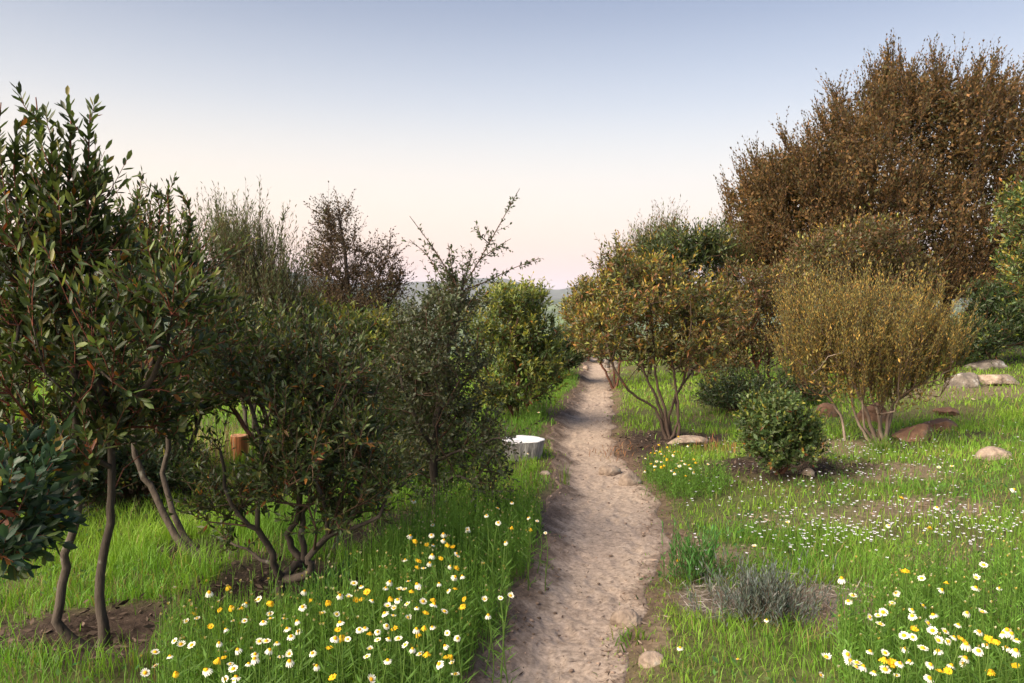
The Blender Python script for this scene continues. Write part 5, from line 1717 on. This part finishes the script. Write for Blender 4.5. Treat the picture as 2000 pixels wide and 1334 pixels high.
# ------------------------------------------------------------------ daisies, one by one
def daisy_head(seed, yellow, style):
    """petals and centre of a flower about 4.6 cm wide, facing +z"""
    rng = np.random.default_rng(seed)
    n = 13 + int(rng.integers(0, 4))
    a = np.arange(n) * 2 * math.pi / n + rng.normal(0, 0.07, n)
    L = 0.0165 * (0.85 + 0.3 * rng.random(n))
    rise = {0: 0.05, 1: -0.55, 2: 0.45, 3: -1.3}[style] + rng.normal(0, 0.12, n)
    c, s = np.cos(a), np.sin(a)
    ds = np.stack([c, s, np.zeros(n)], -1)
    tg = np.stack([-s, c, np.zeros(n)], -1)
    up = np.array([0, 0, 1.0])
    P = ds * 0.0062
    M = P + (ds + up * rise[:, None] * 0.6) * L[:, None] * 0.55
    T = P + (ds * 0.97 + up * rise[:, None]) * L[:, None]
    w = 0.0032
    V = np.stack([P - tg * w * 0.5, P + tg * w * 0.5, M + tg * w * 1.05, M - tg * w * 1.05, T + tg * w * 0.75, T - tg * w * 0.75], 1).reshape(-1, 3)
    o = np.arange(n)[:, None] * 6
    F = np.vstack([o + np.array([[0, 1, 2, 3]]), o + np.array([[3, 2, 4, 5]])])
    if yellow:
        C = np.array([0.80, 0.50, 0.02]) * (0.85 + 0.25 * rng.random((n, 1)))
    else:
        C = np.array([0.85, 0.85, 0.79]) * (0.93 + 0.07 * rng.random((n, 1)))
        C[:, 2] *= 0.95
    C = np.repeat(C, 6, 0)
    if not yellow:                       # yellow bases of the white petals
        b = np.arange(len(C)) % 6 < 2
        C[b] = [0.82, 0.62, 0.12]
    petals = mesh('petals', V, F, M_PETAL, C)
    R = [0.0095, 0.0086, 0.0056, 0.0020]
    Z = [-0.001, 0.0036, 0.0070, 0.0085]
    k = 10
    an = np.arange(k) * 2 * math.pi / k
    V = np.vstack([np.stack([r * np.cos(an), r * np.sin(an), np.full(k, z)], -1) for r, z in zip(R, Z)])
    i = np.arange(3)[:, None]
    j = np.arange(k)[None]
    F = np.stack([i * k + j, i * k + (j + 1) % k, (i + 1) * k + (j + 1) % k, (i + 1) * k + j], -1).reshape(-1, 4)
    Fc = [np.arange(k)[None] + 3 * k]
    centre = mesh('centre', V, [F] + Fc, M_PETAL, np.array([0.80, 0.42, 0.012]) * np.ones((len(V), 1)), smooth=True)
    return petals, centre


def daisy_stem(seed):
    """unit-height stem with feathery leaves, from z=0 to z=1"""
    rng = np.random.default_rng(seed)
    t = np.linspace(0, 1, 7)
    wob = np.stack([0.03 * np.sin(t * 3 + seed), 0.03 * np.sin(t * 2.4 + seed * 2), np.zeros(7)], -1)
    wob = wob - wob[-1] * t[:, None] - wob[0] * (1 - t)[:, None]
    P = np.stack([0 * t, 0 * t, t], -1) + wob
    V, F = tubes([(P, np.linspace(0.0030, 0.0019, 7))], 5)
    m = 20
    u = 0.05 + 0.75 * rng.random(m)
    a = rng.random(m) * 6.28
    D = np.stack([np.cos(a), np.sin(a), 1.6 + 0 * a], -1)
    B = np.stack([np.interp(u, t, P[:, 0]), np.interp(u, t, P[:, 1]), u], -1)
    lv, lf, lc = leaves(B, D, rng.normal(0, 1, (m, 3)), 0.09 + 0.04 * rng.random(m), 0.007, np.array([0.09, 0.18, 0.03]) * (0.7 + 0.6 * rng.random((m, 1))), 0)
    V, F, C, mi = merge([(V, [F], (0.115, 0.20, 0.04), 0), (lv, lf, lc, 0)])
    return mesh('stem', V, F, M_GRASS, C)


HEADS = {(yl, k): daisy_head(500 + k + 50 * yl, bool(yl), k) for yl in (0, 1) for k in range(4)}
STEMS = [daisy_stem(600 + k) for k in range(5)]
N_DAISY = [0]


def daisy(px, py, yellow, H, label, group, rng, size=1.0, style=None):
    g = ground(px, py, H)
    root = empty('daisy', g, label, 'daisy', group)
    pet, cen = HEADS[(int(yellow), style if style is not None else int(rng.choice(4, p=[.4, .5, .1, 0])))]
    lean = rng.normal(0, 0.02, 2)
    st = bpy.data.objects.new('stem', STEMS[N_DAISY[0] % 5])
    st.scale = (1, 1, H)
    ph = bpy.data.objects.new('petals', pet)
    ce = bpy.data.objects.new('centre', cen)
    s = size * 0.58 * (0.8 + 0.4 * rng.random())
    # heads face up, nodding a little towards the open sky over the path and the viewer
    rot = (0.25 + rng.normal(0, 0.28), rng.normal(0, 0.28), rng.random() * 6.28)
    for o in (st, ph, ce):
        COL.objects.link(o)
        o.parent = root
    for o in (ph, ce):
        o.location = (0, 0, H)
        o.rotation_mode = 'ZYX'
        o.rotation_euler = (rot[0], rot[1], rot[2])
        o.scale = (s, s, s)
    root.rotation_euler = (0, 0, 0)
    N_DAISY[0] += 1
    return root


# heads read off the photograph: (x, y) in enlarged views, then the view's origin and scale; y marks yellow petals
V1 = """28,700 150,660y 92,805y 170,795y 240,795y 270,770 430,765y 425,830 350,735 185,875 258,880 380,893 428,875 518,865 600,885 38,918y 135,938 535,930 608,943 650,685 685,750y 635,785
770,838 797,753y 860,838 880,710 970,635 1018,660 938,725 1055,695y 980,750y 1020,735y 1090,750 1205,625 1178,665 1205,735y 1255,742 1265,670 1300,672 1325,628 1380,635 1390,668 1345,682y 1422,755
1490,740y 1492,772 1380,790 1318,775 1190,785 1232,798 1170,830 1228,843 1325,862 1438,825y 1560,825 1630,668y 1583,683 1525,632 1305,480 1390,490y 1383,530y 1425,545 1465,500 1480,450 1537,470y
1640,445 1647,465 1615,403y 1580,385y 1557,350 1475,320 1488,380 1445,380y 1372,362y 1340,325 1485,250 1360,97 1833,193 1907,148 1710,285 1910,240 1955,365 1600,525 1638,535y 1675,585 1630,588 1685,742y
1925,740 1820,735 1845,853 1990,715 1675,795y 880,893 1005,935 1042,935 1125,958 1075,960y 1235,937y 1185,920 1378,930 1385,960y 1430,922y 1480,928 1578,958 1645,998 1563,1040 1198,995 1260,1000 1125,1003
1075,1060 1055,1115 888,980y 848,993 930,995 865,940y 812,1062y 1305,1045 1352,1065 1400,1100 1448,1103y 1190,1147 1570,1112y 1605,1122y 1610,1158 1525,1170 1632,1228 830,1262y 1083,1275 700,1090 550,1095
493,1125 550,1145 728,1167 470,1032 400,1015 355,1008 423,1070 560,985 327,1098 322,1130 285,1160 213,1078 165,1158 185,1190 203,1240 133,1260 10,1205 92,1030 90,1145y 122,1115y 195,1275"""
V2 = "1315,868y 1265,918 1338,898 1185,1058 1228,1078 1300,1078 1053,1127 1055,1235 985,1270 1190,1272y 1153,1168 1390,1255"
V3 = "258,1062 800,1172 885,1122 990,1077 1112,1195 1178,1212 885,1225 990,1255y 1130,1270y 660,1278 480,1308 400,1245 385,1318 235,1322 1240,1312"
V4 = """822,328 783,442y 545,430 1265,225 1090,658 877,768y 850,803 1047,738 1045,795 1180,798 275,740 340,835 313,868 587,823 565,875 742,893 680,915 680,955 800,943 995,932 1082,935 437,957 485,957 513,937 497,997
770,993 797,1040 945,1008 868,1050 1065,1040 633,1068 690,1040y 683,1085 830,1097 888,1105 740,1140 828,1150 965,1095y 990,1110 920,1085 640,1150 438,1155 525,1165 187,1190 310,1180 325,1205 363,1225 400,1243 358,1258
463,1273 525,1262 565,1235y 610,1220 665,1210 590,1290 785,1233 905,1235 840,1278y 885,1265y 985,1190 975,1230 1060,1160 1105,1120 1125,1097y 1165,1100y 1200,1065 1225,1030 1250,1065 1280,1097 1220,1140 1275,1150
1130,1275y 1275,1235y 780,1310 155,1290 520,1200y"""
V5 = """920,838y 995,858y 805,960 850,913y 900,893 885,915y 930,900y 900,985 940,990 850,1010y 885,1025 965,1020y 945,1030y 970,940y 1010,897 1050,930 1085,905y 1055,905y 1117,985 1080,1005
1148,1005 1098,1028 1183,1015y 1222,967y 1240,997y 1345,1015 1030,1065 1070,1048y 1055,1085 1195,1045 1225,1080 1153,1110y 885,1055y 1175,848 800,1068 940,925 990,965y"""


def heads(txt, ox, oy, sc_):
    for q in txt.split():
        yl = q.endswith('y')
        a, b = q.rstrip('y').split(',')
        yield ox + float(a) / sc_, oy + float(b) / sc_, yl


def sow(txt, ox, oy, sc_, hlo, hhi, where, group, seed, size=1.0):
    rng = np.random.default_rng(seed)
    for x, y, yl in heads(txt, ox, oy, sc_):
        st = int(rng.choice(4, p=[.3, .4, .1, .2]))
        look = ('flat open', 'drooping', 'upturned', 'hanging')[st] + (' yellow petals' if yl else ' white petals')
        daisy(x, y, yl, hlo + (hhi - hlo) * rng.random(), 'daisy with ' + look + ' ' + where(x, y), ('yellow ' if yl else 'white ') + group, rng, size, st)


def LW(x, y):
    if y > 1270:
        return 'along the bottom edge left of the path'
    if x > 960 and y > 1050:
        return 'fringing the left side of the path'
    if y < 1075:
        return 'below the young oak'
    if x < 520:
        return 'left before the contorted tree'
    if x < 690:
        return 'before the trunk of the contorted tree'
    if y < 1170:
        return 'in the upper left flower drift'
    return 'in the lower left flower drift'


def RW(x, y):
    if y < 1080:
        return 'scattered up the right slope'
    if x < 1700:
        return 'in the foreground nearest the lavender'
    if y < 1200:
        return 'behind the right foreground patch'
    if x > 1900:
        return 'at the outer foreground edge'
    return 'amid the right foreground patch'


def FW(x, y):
    return 'high in the clump beyond the orange stone' if y < 905 else 'low in the clump by the orange stone'

sow(V1, 400, 950, 3.3333, .30, .46, LW, 'daisies left of the path', 701)
sow(V2, 0, 950, 3.474, .28, .40, LW, 'daisies left of the path', 702)
sow(V3, 740, 700, 3.811, .28, .40, LW, 'daisies left of the path', 703)
sow(V4, 1550, 880, 2.938, .26, .42, RW, 'daisies in the right foreground', 704, 1.15)
sow(V5, 1080, 680, 4.4475, .18, .30, FW, 'daisies in the far clump', 705)
_r = np.random.default_rng(706)
daisy(1833.5, 913.4, 0, .5, 'white daisy, left of the two tall ones standing alone up the slope', None, _r)
daisy(1859, 911.3, 0, .5, 'white daisy, right of the two tall ones standing alone up the slope', None, _r)
daisy(1761, 972.6, 1, .42, 'tall lone all-yellow daisy on a pale stalk amid tiny white flowers', None, _r)
daisy(1767.8, 1120, 1, .40, 'large all-yellow daisy open beside a large white one, right foreground', None, _r, 1.6)
daisy(1800, 1130, 0, .40, 'large white daisy facing the viewer beside a large yellow one', None, _r, 1.45)
daisy(1325.5, 852.7, 1, .16, 'lone yellow flower by the foot of the red-barked shrub', None, _r)
daisy(813, 928, 0, .35, 'white daisy in shade behind the young oak trunk, the larger of two', None, _r, 1.3)
daisy(827, 920, 0, .36, 'white daisy in shade behind the young oak trunk, the smaller of two', None, _r)
daisy(1473, 1069, 0, .12, 'small white daisy alone above the dry straw patch', None, _r)
daisy(1538, 1021, 0, .2, 'pale daisy alone in thin grass above the lavender', None, _r)
daisy(1324, 1098, 1, .1, 'lone small yellow flower between path and fennel plant', None, _r)
daisy(1497, 1212, 0, .12, 'white daisy in front of the lavender', None, _r)
daisy(1441, 1292, 0, .2, 'lone white daisy in the bright grass below the lavender', None, _r)
daisy(1328, 1266, 0, .12, 'tiny cream flower in grass near the lowest path-edge stone', None, _r)
daisy(1052, 806, 0, .3, 'cream flower in the green verge behind the cut stump', None, _r)
daisy(1031, 886, 0, .22, 'white flower in front of the pale cut stump', None, _r)

# ------------------------------------------------------------------ evening haze over the valley
def haze():
    lo, hi = np.array([-9500, -9500, -75.0]), np.array([9500, 9500, 230.0])
    V = np.array([[x, y, z] for x in (lo[0], hi[0]) for y in (lo[1], hi[1]) for z in (lo[2], hi[2])])
    F = np.array([[0, 1, 3, 2], [4, 6, 7, 5], [0, 4, 5, 1], [2, 3, 7, 6], [0, 2, 6, 4], [1, 5, 7, 3]])
    m, n, l = new_mat('haze')
    out = n.new('ShaderNodeOutputMaterial')
    v = n.new('ShaderNodeVolumePrincipled')
    v.inputs['Color'].default_value = (0.78, 0.82, 0.98, 1)
    v.inputs['Density'].default_value = 0.00009
    l.new(v.outputs[0], out.inputs['Volume'])
    o = put('haze', mesh('haze', V, F, m))
    return tag(o, 'pale evening haze over the valley and the distant hills', 'haze', kind='stuff')


haze()
